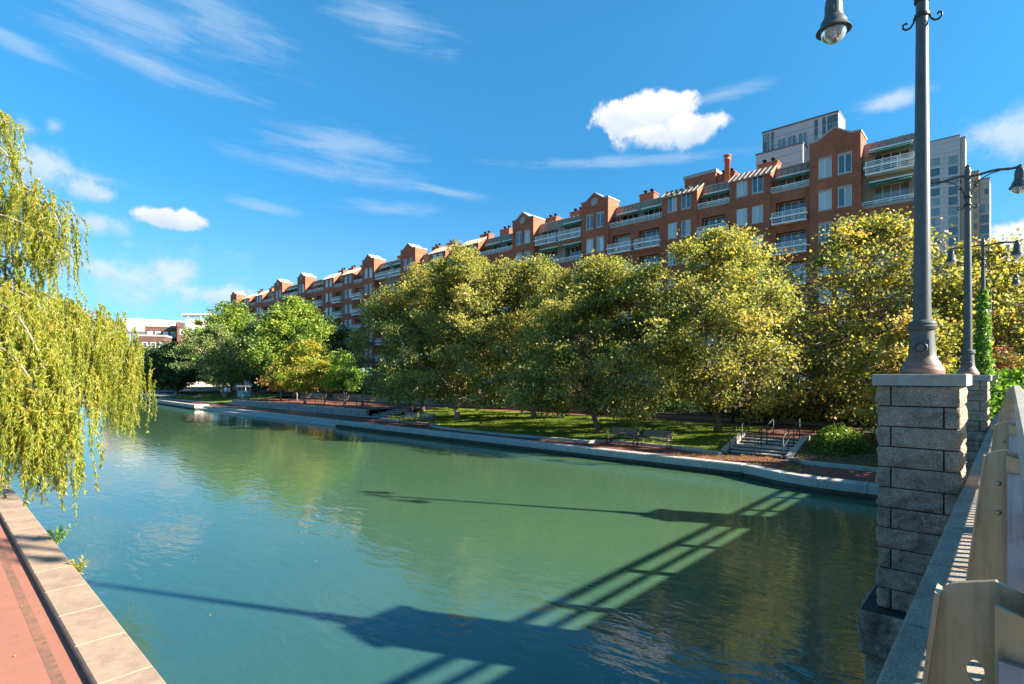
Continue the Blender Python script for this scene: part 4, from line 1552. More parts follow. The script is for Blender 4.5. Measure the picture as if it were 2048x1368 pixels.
# ------------------------------------------------------------------ towers behind
def tower(name, label, x, y0, y1, z1, depth, win, wall_mat, joints=True, glass='tglass', frame='slate'):
    """win: list of (ya, yb, za, zb) openings seen in its west face"""
    t = thing(name, label, 'tower', (x, (y0 + y1) / 2, .6))
    b = MB()
    b.box(x + .3, x + depth, y0, y1, .5, z1)
    grid_wall(b, x, y0, y1, .5, z1, win, .3)
    for s, y in ((1, y0), (-1, y1)):
        q = [(x, y, .5), (x + .3, y, .5), (x + .3, y, z1), (x, y, z1)]
        b.face(q if s > 0 else q[::-1])
    b.face([(x, y0, z1), (x + .3, y0, z1), (x + .3, y1, z1), (x, y1, z1)])
    under(b, 'wall', wall_mat, t)
    if joints:
        j = MB()
        z = z1 - 1.4
        while z > 20:
            segs = [(y0, y1)]
            for (a, c, e, f) in win:
                if e - .1 < z < f + .1:
                    segs = [p for (u, v) in segs for p in (((u, min(v, a)), (max(u, c), v)) if a < v and c > u else ((u, v),)) if p[1] - p[0] > .05]
            for u, v in segs:
                j.box(x - .012, x + .05, u, v, z, z + .055)
            z -= 1.5
        under(j, 'panel_joints', M['paneldark'], t)
    for (a, c, e, f) in win:
        o = inst('window', window_mesh(c - a, f - e, [.5] if c - a > 1.3 else [], M[frame], .08), t, (x + .08, (a + c) / 2, (e + f) / 2))
        o.matrix_parent_inverse = Matrix.Translation(t.location).inverted()
        inst('pane', pane_mesh(c - a, f - e, [.5] if c - a > 1.3 else [], M[glass]), o)
    b = MB()
    b.box(x - .12, x + depth + .1, y0 - .1, y1 + .1, z1 + .002, z1 + .25)
    under(b, 'roof_edge', M['paneldark'], t)
    return t


wA = []
for (a, c) in ((22.8, 24.4), (24.6, 25.2), (25.9, 26.5), (27.7, 28.25), (28.45, 29.0), (29.6, 30.1), (30.3, 30.85), (31.4, 31.9), (32.1, 32.6), (33.4, 33.9), (34.2, 34.6), (34.7, 35.4)):
    top = 51.2 if (a < 27 or a > 33) else 49.4
    for z in (top, top - 1.5, top - 3.0, top - 4.5, top - 6.0, top - 7.5, top - 9.0):
        wA.append((a, c, z - 1.44, z))
tower('glass_tower', 'grey panelled tower with narrow green glass strips, rising behind the brick gable', 110, 22.6, 35.5, 51.5, 5, wA, M['panel'])
tower('tower_annex', 'low plain grey panelled block in front of the glass tower', 107, 27.6, 35.7, 46.4, 3, [], M['panel'])
wB = []
for i in range(12):
    z = 71.2 - i * 3.05
    wB.append((16.2, 18.5, z - 2.3, z))
    wB.append((11.95, 14.1, z - 2.5 - .4, z - .4))
tower('panelled_tower', 'pale grey panelled apartment tower with stacked windows, right of the near lamp post', 210, 11.4, 24, 76.6, 12, wB, M['panel'])
tower('tower_flank', 'narrow warm grey flank wall at the right edge of the panelled tower', 210.4, 10.25, 11.35, 75.8, 6, [], M['cast'])
wC = []
for i in range(9):
    z = 61.5 - i * 3.05
    wC.append((9.3, 10.1, z - 1.8, z))
    wC.append((7.6, 8.2, z - 1.8, z))
tower('tan_tower', 'tan apartment tower joined to the grey one, behind the second lamp post', 209, 7.1, 10.2, 64.5, 12, wC, M['towertan'])
wD = [(5.0, 5.9, 57.4, 59.0)]
for i in range(8):
    z = 54.6 - i * 3.05
    wD.append((5.0, 6.8, z - 2.4, z))
tower('brown_tower', 'brown grey apartment tower with wide window bands, rightmost of the joined towers', 209.5, 4.75, 7.05, 62.0, 12, wD, M['cast'])

# ------------------------------------------------------------------ low buildings at the far end of the canal
def far_block(name, label, px0, px1, pytop, d0, d1, mat, wins=(), cat='building', depth=18, zb=.5, glass='glass', frame='white'):
    """front wall from P(px0) to P(px1) at distances d0, d1"""
    a, c = P(px0, pytop, d0), P(px1, pytop, d1)
    L = (Vector((c.x, c.y)) - Vector((a.x, a.y))).length
    ang = math.atan2(c.y - a.y, c.x - a.x)
    z1 = (a.z + c.z) / 2
    t = thing(name, label, cat, (a.x, a.y, 0), ang)
    b = MB()
    b.box(0, L, 0, depth, zb, z1)
    b.box(-.15, L + .15, -.15, depth + .1, z1 + .002, z1 + .5, 1)
    b.build('wall', [mat, M['concrete']], t)
    for (u0, u1, v0, v1) in wins:
        w, h = (u1 - u0), (v1 - v0)
        f = MB()
        f.box(-w / 2, w / 2, -.12, -.003, -h / 2, h / 2)
        o = f.build('window', M[frame], t, (u0 + w / 2, 0, z1 - v0 - h / 2))
        g = MB()
        n = max(1, round(w / 1.6))
        for k in range(n):
            g.box(-w / 2 + .15 + k * w / n, -w / 2 + (k + 1) * w / n - .1, -.15, -.121, -h / 2 + .15, h / 2 - .15)
        g.build('pane', M[glass], o)
    return t


far_block('far_building', 'cream flat-roofed building beyond the canal end, one small window', 240, 306, 640, 185, 190, M['buff'], [(6.2, 7.6, 1.6, 3.2)])
far_block('far_building', 'cream annex with tan end, right of the one with a single window', 306, 354, 643, 193, 200, M['buff'])
far_block('far_building', 'tan low block half hidden by the willow', 205, 245, 646, 183, 184.8, M['towertan'])
far_block('far_building', 'dark glazed office front below the cream roofs beside the willow', 215, 300, 663, 170, 174, M['slate'], [(3, 12.2, 1.0, 4.3)], glass='tglass', frame='panel')
far_block('far_building', 'dark brick building with a row of pale windows beyond the trees', 290, 355, 654, 160, 163, M['farbrick'], [(.6 + k * 2.0, 1.9 + k * 2.0, 1.4, 3.4) for k in range(5)])
far_block('far_building', 'lower dark brick front nearer the willow tips', 278, 330, 673, 150, 152, M['farbrick'], [(.8 + k * 2.0, 2.0 + k * 2.0, 1.6, 3.2) for k in range(3)])
far_block('far_building', 'brick corner tower of the far block', 354, 369, 645, 158, 159, M['farbrick'], [(.7, 1.7, 2.0, 3.6)])
fb_ = far_block('far_building', 'pale building with a curved white roof canopy just left of the big round trees', 372, 420, 641, 175, 178, M['buff'], [(1.0, 2.2, 2.2, 3.8), (3.2, 4.4, 2.2, 3.8)])
b = MB()
b.prism([(-1.2, 24.3), (8.4, 24.9), (8.4, 25.2), (-1.2, 24.7)], .5, 7, 'y')
for x in (.4, 4.0):
    b.box(x, x + .2, 1.0, 1.2, 22.9, 24.45)
b.build('roof_canopy', M['white'], fb_)

# ------------------------------------------------------------------ trees
_gg = np.random.default_rng(5).uniform(0, 1, (128, 128))


def vnoise(x, y):
    xi, yi = np.floor(x).astype(int), np.floor(y).astype(int)
    fx, fy = x - xi, y - yi
    fx, fy = fx * fx * (3 - 2 * fx), fy * fy * (3 - 2 * fy)
    q = lambda a, b: _gg[a % 128, b % 128]
    return (q(xi, yi) * (1 - fx) + q(xi + 1, yi) * fx) * (1 - fy) + (q(xi, yi + 1) * (1 - fx) + q(xi + 1, yi + 1) * fx) * fy


def open_gaps(p, g):
    """which leaves stay: the plane tree canopy is loose enough to let narrow shafts of sun down to the lawn"""
    k = (p[:, 2] - 1.2) / math.tan(SUN_EL)
    gx, gy = p[:, 0] - SUN_H.x * k, p[:, 1] - SUN_H.y * k
    a = gx * SUN_H.x + gy * SUN_H.y
    b = -gx * SUN_H.y + gy * SUN_H.x
    f = vnoise(a * .42 + .3 * b, b * 1.9) * .7 + vnoise(a * .9 + 31, b * 3.3 + 7) * .3
    inside = (gx > 24.0) & (gx < 34.5) & (gy > 6) & (gy < 41)
    thr = np.where(gx < 25.8, .60, .45)
    return ~(inside & (f > thr) & (g.uniform(0, 1, len(p)) < .96))

def curve_pts(p0, p1, n, sag, rng, wob=.12):
    p0, p1 = np.array(p0, float), np.array(p1, float)
    t = np.linspace(0, 1, n)[:, None]
    L = np.linalg.norm(p1 - p0)
    pts = p0 + (p1 - p0) * t
    pts[:, 2] += sag * L * (t[:, 0] * (1 - t[:, 0])) * 4 * .25
    w = rng.normal(size=(n, 3)) * wob * L / n
    w[0] = 0
    w[-1] = 0
    return pts + w


def tree(name, label, loc, H, rx, zlo, seed, n_cl, per, size, mat, bark='bark', cat='tree', group=None, tr=.22, lean=(0, 0),
         peak=.55, prof=None, cr=1.0, flat=.75, bias=0.0, lobes=5, off=(0, 0), gaps=False, wl=.8, lobe_amp=1.0):
    """trunk with limbs, and a crown of leaf clusters spread along them; H and zlo are heights above the foot"""
    g = np.random.default_rng(seed)
    t = thing(name, label, cat, loc, 0, group)
    b = MB()
    cz = zlo + (H - zlo) * .45
    top = np.array([lean[0] + off[0] * .6, lean[1] + off[1] * .6, H * .86])
    ax = curve_pts((0, 0, -.15), top, 10, 0, g, .25)
    rad = [tr * (1.3 if k == 0 else 1.0) * (1 - .88 * (k / 9) ** .9) for k in range(10)]
    ax2 = np.vstack([ax[:1], ax[:1] + (0, 0, .45), ax[1:]])
    rad2 = [tr * 1.4, tr * 1.06] + rad[1:]
    b.tube(ax2, rad2, 9)
    # cluster centres inside an uneven crown
    ph = g.uniform(0, 2 * PI, lobes)
    am = g.uniform(.08, .26, lobes) * lobe_amp
    cl = []
    tries = 0
    while len(cl) < n_cl and tries < n_cl * 60:
        tries += 1
        h = g.uniform(0, 1)
        a = g.uniform(0, 2 * PI)
        pf = lerp_tab(prof, h) if prof else (math.sin(PI * min(1, max(0, (h * (1 - .12) + .10))) ** (math.log(.5) / math.log(peak)))) ** .75
        mod = 1 + sum(am[i] * math.sin((i + 1) * a + ph[i] + h * 4 * (i % 3 - 1)) for i in range(lobes))
        r = rx * pf * mod * (g.uniform(0, 1) ** .42)
        if h > .8 and g.uniform() < .35:
            continue
        z = zlo + h * (H - zlo)
        droop = .10 * r
        p = np.array([math.cos(a) * r + off[0] * (.4 + .6 * h), math.sin(a) * r + off[1] * (.4 + .6 * h), z - droop])
        if any(np.linalg.norm(p - q) < .38 * cr for q in cl):
            continue
        cl.append(p)
    cl = np.array(cl)
    # limbs: a few carry many clusters
    nl = max(6, n_cl // 9)
    limb_ids = g.choice(len(cl), nl, replace=False)
    anchors = []
    for i in limb_ids:
        e = cl[i]
        hz = np.linalg.norm(e[:2] - top[:2] * (e[2] / H))
        zt = np.clip(e[2] - hz * g.uniform(.45, .9), max(zlo * .72, .8), H * .8)
        k = int(np.clip(zt / (H * .86) * 9, 1, 8))
        s = ax[k]
        pts = curve_pts(s, e, 7, .25, g, .30)
        r0 = min(rad[k] * .62, tr * .45)
        b.tube(pts, [r0 * (1 - .85 * j / 6) + .008 for j in range(7)], 6)
        anchors += list(pts[2:])
    anchors = np.array(anchors + list(ax[4:]))
    for i, e in enumerate(cl):
        if i in limb_ids:
            continue
        dd = np.linalg.norm(anchors - e, axis=1) + np.maximum(0, anchors[:, 2] - e[2]) * .8
        s = anchors[np.argmin(dd)]
        b.tube(curve_pts(s, e, 5, .18, g, .3), [.035 * (tr / .22) ** .5, .028, .02, .014, .007], 4)
    b.build('trunk', M[bark], t)
    # leaves
    pos, d, nr, tint = [], [], [], []
    ctr = np.array([off[0] * .6, off[1] * .6, cz])
    for c in cl:
        m = int(per * g.uniform(.6, 1.4))
        s = cr * g.uniform(.7, 1.25)
        v = unit(g.normal(size=(m, 3)))
        rr = g.uniform(0, 1, m) ** .45
        # clusters break up into sprays
        spr = unit(g.normal(size=(7, 3)))
        pick = spr[g.integers(0, 7, m)]
        v = unit(v * .7 + pick * .9)
        rr = rr * np.where(g.uniform(0, 1, m) < .16, g.uniform(1.1, 1.75, m), 1.0)
        q = v * rr[:, None] * s
        q[:, 2] *= flat
        pos.append(c + q)
        out = unit(c + q - ctr)
        d.append(unit(g.normal(size=(m, 3)) * .7 + v * .5 + out * .4 + np.array([0, 0, -.25])))
        nr.append(unit(g.normal(size=(m, 3)) * .75 + out * .45 + np.array([0, 0, .5])))
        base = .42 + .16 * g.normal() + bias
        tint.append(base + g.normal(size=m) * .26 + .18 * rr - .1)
    pos, d, nr, tint = np.vstack(pos), np.vstack(d), np.vstack(nr), np.concatenate(tint)
    if gaps:
        keep = open_gaps(pos + np.array(loc), g)
        pos, d, nr, tint = pos[keep], d[keep], nr[keep], tint[keep]
    n = len(pos)
    sz = size * g.uniform(.65, 1.3, n)
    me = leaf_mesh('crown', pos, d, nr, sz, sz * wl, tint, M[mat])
    link(bpy.data.objects.new('crown', me), t)
    return t


GPL = 'plane trees along the quay lawn'
PF = [(0, .55), (.12, .92), (.3, 1.0), (.52, .94), (.70, .76), (.86, .50), (1, .14)]
KW = dict(group=GPL, tr=.2, prof=PF, gaps=True, flat=.6, lobe_amp=1.3)
tree('plane_tree', 'tall leafy plane tree at the left end of the lawn, beside the terrace steps', (31.4, 40.2, 1.25), 13.4, 5.4, 1.7, 11, 330, 205, .175, 'planeleaf', cr=1.02, **KW)
tree('plane_tree', 'tall plane tree with a pale mottled trunk standing just right of the grey bench pair', (29.3, 33.0, 1.12), 14.0, 4.9, 2.0, 12, 300, 205, .175, 'planeleaf', bark='palebark', cr=.98, off=(.2, 0), **KW)
tree('plane_tree', 'plane tree left of the green bin at the back of the lawn', (31.8, 27.0, 1.35), 12.4, 5.7, 1.7, 13, 350, 205, .17, 'planeleaf', cr=.98, off=(0, .4), **KW)
tree('plane_tree', 'low-branched plane tree with dark trunk behind the dark bench pair', (28.6, 19.0, 1.08), 10.8, 5.0, 1.6, 14, 340, 215, .155, 'planeleaf', cr=.92, bias=-.03, off=(.4, .3), **KW)
tree('plane_tree', 'plane tree with a leaning trunk beside the stairway', (31.6, 12.7, 1.38), 11.4, 5.6, 2.0, 15, 370, 215, .155, 'planeleaf', cr=.92, off=(.4, -.3), **KW)
tree('plane_tree', 'broad yellowing plane tree right of the stairway, behind the nearest pier', (37.6, 6.2, 1.7), 12.0, 7.0, .8, 16, 440, 215, .18, 'planeleaf', cr=1.05, bias=.1, **KW)
tree('plane_tree', 'low young plane tree with yellow leaves hanging over the slope by the pier', (31.2, 3.4, 1.6), 5.6, 2.9, .3, 19, 120, 200, .155, 'planeleaf', cr=.7, bias=.14, **dict(KW, tr=.13))
tree('plane_tree', 'yellow-green plane tree rising behind the far lamp posts', (42.5, 1.2, 1.7), 10.6, 5.6, .4, 17, 300, 200, .21, 'planeleaf', cr=1.02, bias=.12, **KW)
tree('street_tree', 'brownish tree with seed clusters at the right edge of the picture', (50.0, -2.2, 1.7), 10.4, 5.2, .6, 18, 220, 160, .24, 'brownleaf', tr=.25, prof=PF, cr=.9)

GR = 'large green trees left of the brick building'
tree('round_tree', 'largest round bright green tree in front of the brick building', (37.5, 78.5, 1.5), 14.6, 5.2, 3.2, 21, 150, 190, .30, 'greenleaf', group=GR, tr=.3, peak=.5, cr=1.25)
tree('round_tree', 'round green tree rising left of the largest one', (37.0, 101, 1.5), 15.6, 6.4, 3.0, 22, 150, 180, .36, 'greenleaf', group=GR, tr=.3, peak=.5, cr=1.45)
tree('round_tree', 'dark green tree squeezed between the two big round trees', (40.5, 92, 1.5), 13.6, 5.0, 1.5, 23, 110, 170, .34, 'darkleaf', group=GR, tr=.28, peak=.5, cr=1.4)
tree('round_tree', 'dark tree at the right shoulder of the largest round tree', (43.5, 80, 1.5), 11.8, 4.0, 1.0, 24, 100, 160, .30, 'darkleaf', group=GR, tr=.25, peak=.5, cr=1.2)
tree('locust_tree', 'pale feathery tree with horizontal branches and a straight grey trunk on the far lawn', (32.0, 90.5, 1.2), 11.2, 4.4, 2.6, 25, 90, 170, .24, 'paleleaf', bark='palebark', tr=.26, peak=.45, cr=1.1, flat=.5, off=(-1.0, 1.0))
tree('round_tree', 'dark green tree at the far corner of the canal, left of the pale feathery tree', (31.5, 113, 1.2), 8.8, 5.4, 2.2, 26, 110, 170, .34, 'darkleaf', group=GR, tr=.28, cr=1.35)
tree('round_tree', 'mid green tree half hidden by the willow tips', (29.5, 125, 1.2), 8.2, 5.2, 1.8, 27, 90, 160, .36, 'greenleaf', group=GR, tr=.28, cr=1.35, bias=-.1)
tree('round_tree', 'green tree behind the willow at the end of the canal', (11, 119, .7), 11.0, 5.5, 2.2, 28, 90, 160, .36, 'darkleaf', group=GR, tr=.28, cr=1.35)
tree('round_tree', 'distant green tree seen through the willow over the pavilion', (1, 121, .7), 12.0, 5.5, 2.2, 29, 90, 160, .36, 'greenleaf', group=GR, tr=.28, cr=1.35)

GS = 'small autumn trees on the terrace'
tree('young_tree', 'small bright yellow-green tree with forked grey trunk in the middle of the terrace', (29.6, 59.6, 1.43), 7.0, 3.1, 1.9, 31, 62, 120, .23, 'yellowleaf', bark='palebark', group=GS, tr=.12, cr=.85, flat=.55, bias=-.1)
tree('young_tree', 'small green tree with a forked trunk near the right end of the terrace', (30.9, 53.2, 1.43), 5.6, 2.4, 1.9, 32, 48, 110, .21, 'ivyleaf', bark='palebark', group=GS, tr=.11, cr=.75, flat=.6, bias=.12)
tree('young_tree', 'small orange-tinted tree at the left end of the terrace', (31.8, 70.6, 1.43), 4.6, 2.6, 1.7, 33, 40, 120, .24, 'orangeleaf', bark='palebark', group=GS, tr=.10, cr=.85, flat=.6)
tree('young_tree', 'small yellow tree left of the forked one on the terrace', (32.1, 66.6, 1.43), 5.0, 2.4, 1.8, 34, 40, 110, .23, 'yellowleaf', bark='palebark', group=GS, tr=.10, cr=.85, flat=.6, bias=.1)
tree('young_tree', 'small yellow and orange tree between the two forked trees on the terrace', (30.4, 56.4, 1.43), 4.9, 1.9, 1.9, 35, 30, 100, .21, 'yellowleaf', bark='palebark', group=GS, tr=.10, cr=.75, flat=.6, bias=.15)

# shrubs: a few stems under a dome of leaves
def shrub(name, label, loc, rx, ry, h, seed, n, size, mat, cat='shrub', group=None, wl=.7, bias=0):
    g = np.random.default_rng(seed)
    t = thing(name, label, cat, loc, 0, group)
    b = MB()
    for k in range(7):
        a = g.uniform(0, 2 * PI)
        e = (math.cos(a) * rx * .55, math.sin(a) * ry * .55, h * g.uniform(.6, .85))
        b.tube(curve_pts((math.cos(a) * .1, math.sin(a) * .1, -.1), e, 5, .2, g), [.03, .025, .02, .015, .008], 5)
    b.build('stems', M['bark'], t)
    v = unit(g.normal(size=(n, 3)))
    v[:, 2] = np.abs(v[:, 2]) * 1.0 - .12
    lump = 1 + .10 * np.sin(v[:, 0] * 7 + seed) * np.cos(v[:, 1] * 6 + seed) + .08 * np.sin(v[:, 2] * 9 + v[:, 0] * 5)
    r = (g.uniform(0, 1, n) ** .25) * lump
    pos = v * r[:, None] * np.array([rx, ry, h]) + np.array([0, 0, .08])
    pos += g.normal(size=(n, 3)) * .05
    out = unit(v + np.array([0, 0, .3]))
    d = unit(g.normal(size=(n, 3)) * .7 + out * .8)
    nr = unit(g.normal(size=(n, 3)) * .6 + out)
    sz = size * g.uniform(.6, 1.3, n)
    me = leaf_mesh('foliage', pos, d, nr, sz, sz * wl, .4 + bias + .2 * g.normal(size=n), M[mat])
    link(bpy.data.objects.new('foliage', me), t)
    return t


shrub('round_bush', 'clipped round bush at the foot of the stairs, right of the steps', (28.6, 5.9, 1.1), 1.05, 1.25, 1.15, 41, 5200, .11, 'greenleaf', bias=-.05)
shrub('ivy_bush', 'bright green leafy bush beside the second pier and the parapet', (26.6, 1.6, 2.2), 2.4, 1.5, 2.6, 42, 6500, .17, 'ivyleaf')
shrub('ivy_bush', 'bright green ivy mound spilling over the far end of the parapet', (29.8, .2, 2.6), 2.6, 1.5, 2.3, 43, 6500, .17, 'ivyleaf')
shrub('red_bush', 'reddish dry bush above the ivy mound near the far lamp posts', (33.5, .3, 3.0), 1.6, 1.0, 3.0, 44, 2600, .16, 'redleaf')
shrub('low_bush', 'low yellowing bush under the broad plane tree beside the pier', (30.6, 3.0, 1.3), 2.2, 1.8, 1.7, 45, 5200, .15, 'planeleaf', bias=.1)
# ivy on the third lamp post
g = np.random.default_rng(46)
n = 1500
hh = g.uniform(0, 1, n) ** 1.2 * 3.4
aa = g.uniform(0, 2 * PI, n)
rr = .10 + .22 * (1 - hh / 3.6) * g.uniform(.3, 1, n)
pos = np.stack([np.cos(aa) * rr, np.sin(aa) * rr, hh], 1)
out = np.stack([np.cos(aa), np.sin(aa), .3 * np.ones(n)], 1)
iv = bpy.data.objects.new('ivy', leaf_mesh('ivy', pos, unit(g.normal(size=(n, 3)) + [0, 0, -.4]), unit(out + .5 * g.normal(size=(n, 3))), .13 * g.uniform(.7, 1.3, n), .11, g.uniform(.1, .8, n), M['ivyleaf']))
iv.location = (LX[2] + .5, .85, 4.63)
tag(link(iv), 'green ivy climbing the foot of the third lamp post', 'ivy')
# dark hedge under the trees, in front of the building
h0 = shrub('hedge_shrub', 'dark shrub in the row behind the low garden wall', (40.2, 6, 1.7), 1.7, 2.1, 2.0, 47, 2600, .19, 'darkleaf', group='dark shrubs behind the garden wall')
for k in range(1, 25):
    c = copy_tree(h0)
    c.location = (40.0 + .8 * math.sin(k * 2.3), 6 + k * 3.0, 1.7)
    c.rotation_euler = (0, 0, k * 1.7)
    c.scale = (1, 1, .9 + .3 * math.sin(k * 1.3))
    h0['label'] = c['label'] = 'dark leafy shrub in the shaded row between the garden wall and the brick building'

# weeds on the near quay wall
def weed(label, loc, h, seed, mat, n=260):
    g = np.random.default_rng(seed)
    t = thing('weed', label, 'weed', loc)
    b = MB()
    P_, D_, N_ = [], [], []
    for k in range(14):
        a = g.uniform(0, 2 * PI)
        e = np.array([math.cos(a) * h * .45 + .05, math.sin(a) * h * .55, h * g.uniform(.6, 1.1)])
        pts = curve_pts((0, 0, -.06), e, 5, .4, g, .1)
        b.tube(pts, [.005, .005, .004, .003, .002], 4)
        for q in range(n // 14):
            f = g.uniform(.2, 1) * 4
            i = min(3, int(f))
            P_.append(pts[i] + (pts[i + 1] - pts[i]) * (f - i))
            D_.append(unit(g.normal(size=3) + (e / h) * .8))
            N_.append(unit(g.normal(size=3) * .5 + np.array([0, 0, 1])))
    b.build('stems', M['ivyleaf'], t)
    P_ = np.array(P_)
    m = len(P_)
    me = leaf_mesh('leaves', P_, np.array(D_), np.array(N_), .075 * g.uniform(.6, 1.3, m), .018, g.uniform(.3, 1, m), M[mat])
    link(bpy.data.objects.new('leaves', me), t)


weed('bright green tuft of weeds growing from the near quay wall', (1.99, 15.6, .86), .42, 51, 'ivyleaf', 420)
weed('smaller yellow-green weed on the near quay wall, closer than the tuft', (2.0, 13.2, .80), .26, 52, 'yellowleaf', 200)

# ------------------------------------------------------------------ the willow
def willow():
    g = np.random.default_rng(61)
    t = thing('willow_tree', 'weeping willow hanging its yellow-green strands over the canal at the left', 'willow', (-2.2, 15.6, .6))
    loc = np.array(t.location)
    wood = MB()
    fork = np.array([-2.0, 15.5, 4.2])
    wood.tube([(0, 0, -.2), (0, 0, .3), (.1, 0, 1.8), tuple(fork - loc), (-.2, .3, 6.2)], [.55, .42, .36, .33, .2], 10)
    # boughs: points (picture position on the survey grid, distance), strand length range, spread, count
    B = [
        ([(-150, 300, 14), (-60, 236, 13.5), (-10, 226, 13), (16, 250, 12.8)], (.7, 1.5), .2, 44),
        ([(-120, 330, 12), (-40, 285, 12), (5, 300, 12), (22, 325, 12)], (.4, .9), .2, 16),
        ([(-140, 430, 13.5), (-50, 382, 13.2), (10, 366, 13), (60, 380, 12.8), (98, 408, 12.6), (122, 455, 12.5)], (.9, 1.8), .26, 105),
        ([(-100, 460, 12), (-20, 430, 12), (30, 440, 12), (75, 465, 12), (105, 500, 12)], (.5, 1.2), .28, 60),
        ([(-130, 600, 15.5), (-40, 566, 15), (40, 572, 15), (110, 596, 15), (165, 622, 15.2), (208, 655, 15.4), (240, 695, 15.6), (262, 735, 15.6)], (1.4, 2.3), .34, 190),
        ([(-60, 640, 14), (60, 622, 14), (140, 650, 14.3), (195, 695, 14.6), (228, 735, 14.8)], (1.1, 1.9), .36, 130),
        ([(-80, 600, 17), (60, 590, 17), (130, 612, 17), (190, 625, 17), (220, 650, 17)], (1.2, 2.2), .34, 90),
        ([(60, 700, 15), (130, 690, 15), (180, 725, 15.2), (225, 765, 15.4), (252, 790, 15.4)], (.5, .9), .3, 60),
        ([(-160, 640, 11), (-60, 600, 10.5), (20, 620, 10), (65, 680, 9.8), (92, 750, 9.6), (112, 820, 9.5)], (1.3, 1.9), .28, 150),
        ([(-160, 720, 10), (-60, 690, 9.6), (10, 700, 9.3), (55, 750, 9.1), (85, 815, 9.0)], (1.2, 1.7), .28, 120),
        ([(-160, 620, 12), (-60, 570, 12), (20, 575, 11.8), (75, 610, 11.6), (105, 655, 11.5)], (1.2, 2.4), .3, 120),
        ([(-150, 780, 9.5), (-50, 760, 9.2), (20, 780, 9), (65, 830, 8.9), (105, 875, 8.9)], (.7, 1.05), .22, 70),
        ([(-150, 560, 13), (-40, 520, 13), (20, 515, 13), (60, 535, 13)], (.6, 1.2), .3, 50),
    ]
    pos, d, nr, tint, lens = [], [], [], [], []
    twig = MB()
    for pts, (l0, l1), spread, count in B:
        count = int(count * 1.4)
        w = [np.array(P(*q)) for q in pts]
        # smooth polyline
        fine = []
        for i in range(len(w) - 1):
            p0, p1, p2, p3 = w[max(0, i - 1)], w[i], w[i + 1], w[min(len(w) - 1, i + 2)]
            for s in np.linspace(0, 1, 7)[:-1]:
                fine.append(.5 * ((2 * p1) + (-p0 + p2) * s + (2 * p0 - 5 * p1 + 4 * p2 - p3) * s * s + (-p0 + 3 * p1 - 3 * p2 + p3) * s ** 3))
        fine.append(w[-1])
        fine = np.array(fine)
        start = curve_pts(fork, fine[0], 7, .5, g, .15)
        allp = np.vstack([start, fine[1:]])
        n = len(allp)
        wood.tube(allp - loc, [.042 * (1 - .93 * (k / (n - 1)) ** .7) + .006 for k in range(n)], 6)
        for k in range(count):
            f = g.uniform(.12, 1) * (len(fine) - 1)
            i = min(len(fine) - 2, int(f))
            s = fine[i] + (fine[i + 1] - fine[i]) * (f - i)
            s = s + g.normal(size=3) * np.array([spread, spread, spread * .45])
            # a side twig that leaves the bough outwards and then hangs
            L = g.uniform(l0, l1)
            a = g.uniform(0, 2 * PI)
            hx = np.array([math.cos(a), math.sin(a), 0]) * g.uniform(.05, .28)
            m = 12
            tt = np.linspace(0, 1, m)
            sway = g.normal(size=2) * .07
            st_ = np.stack([s[0] + hx[0] * (1 - np.exp(-3 * tt)) + sway[0] * tt * L * .6 + .03 * np.sin(tt * 9 + a),
                            s[1] + hx[1] * (1 - np.exp(-3 * tt)) + sway[1] * tt * L * .6 + .03 * np.cos(tt * 8 + a),
                            s[2] + .10 * np.sin(tt * PI * .6) - L * (tt ** 1.35)], 1)
            twig.tube(st_ - loc, [.006 - .0045 * q for q in tt], 3)
            nlv = int(L * 115)
            f2 = g.uniform(.03, 1, nlv) * (m - 1)
            ii = np.minimum(m - 2, f2.astype(int))
            pp = st_[ii] + (st_[ii + 1] - st_[ii]) * (f2 - ii)[:, None]
            ta = unit(st_[ii + 1] - st_[ii])
            sd = unit(g.normal(size=(nlv, 3)))
            pos.append(pp)
            d.append(unit(ta * .75 + sd * .65 + np.array([0, 0, -.25])))
            nr.append(unit(g.normal(size=(nlv, 3)) + np.array([0, 0, .3])))
            tint.append(.42 + .14 * g.normal() + .2 * g.normal(size=nlv) + .10 * (1 - f2 / m))
            lens.append(.078 * g.uniform(.6, 1.35, nlv))
    # one long bare strand with a few leaves, nearly touching the water
    s = np.array(P(258, 790, 13.6))
    tt = np.linspace(0, 1, 12)
    e = np.array(P(281, 856, 13.6))
    st_ = s + (e - s) * tt[:, None] + np.stack([.02 * np.sin(tt * 6)] * 3, 1)
    twig.tube(st_ - loc, .006, 4)
    for q in range(60):
        i = g.integers(0, 11)
        pos.append((st_[i] + g.normal(size=3) * .015)[None])
        d.append(unit(g.normal(size=3) + [0, 0, -.8])[None])
        nr.append(unit(g.normal(size=3))[None])
        tint.append(np.array([.6]))
        lens.append(np.array([.06]))
    wood.build('trunk', M['palebark'], t)
    twig.build('twigs', M['willowtwig'], t)
    pos = np.vstack(pos) - loc
    ln = np.concatenate(lens)
    me = leaf_mesh('crown', pos, np.vstack(d), np.vstack(nr), ln, ln * .21, np.concatenate(tint), M['willowleaf'], fold=.12, tip=.5)
    link(bpy.data.objects.new('crown', me), t)


M['willowtwig'] = simple('willow_twig', (0.30, 0.24, 0.05), .6)
willow()

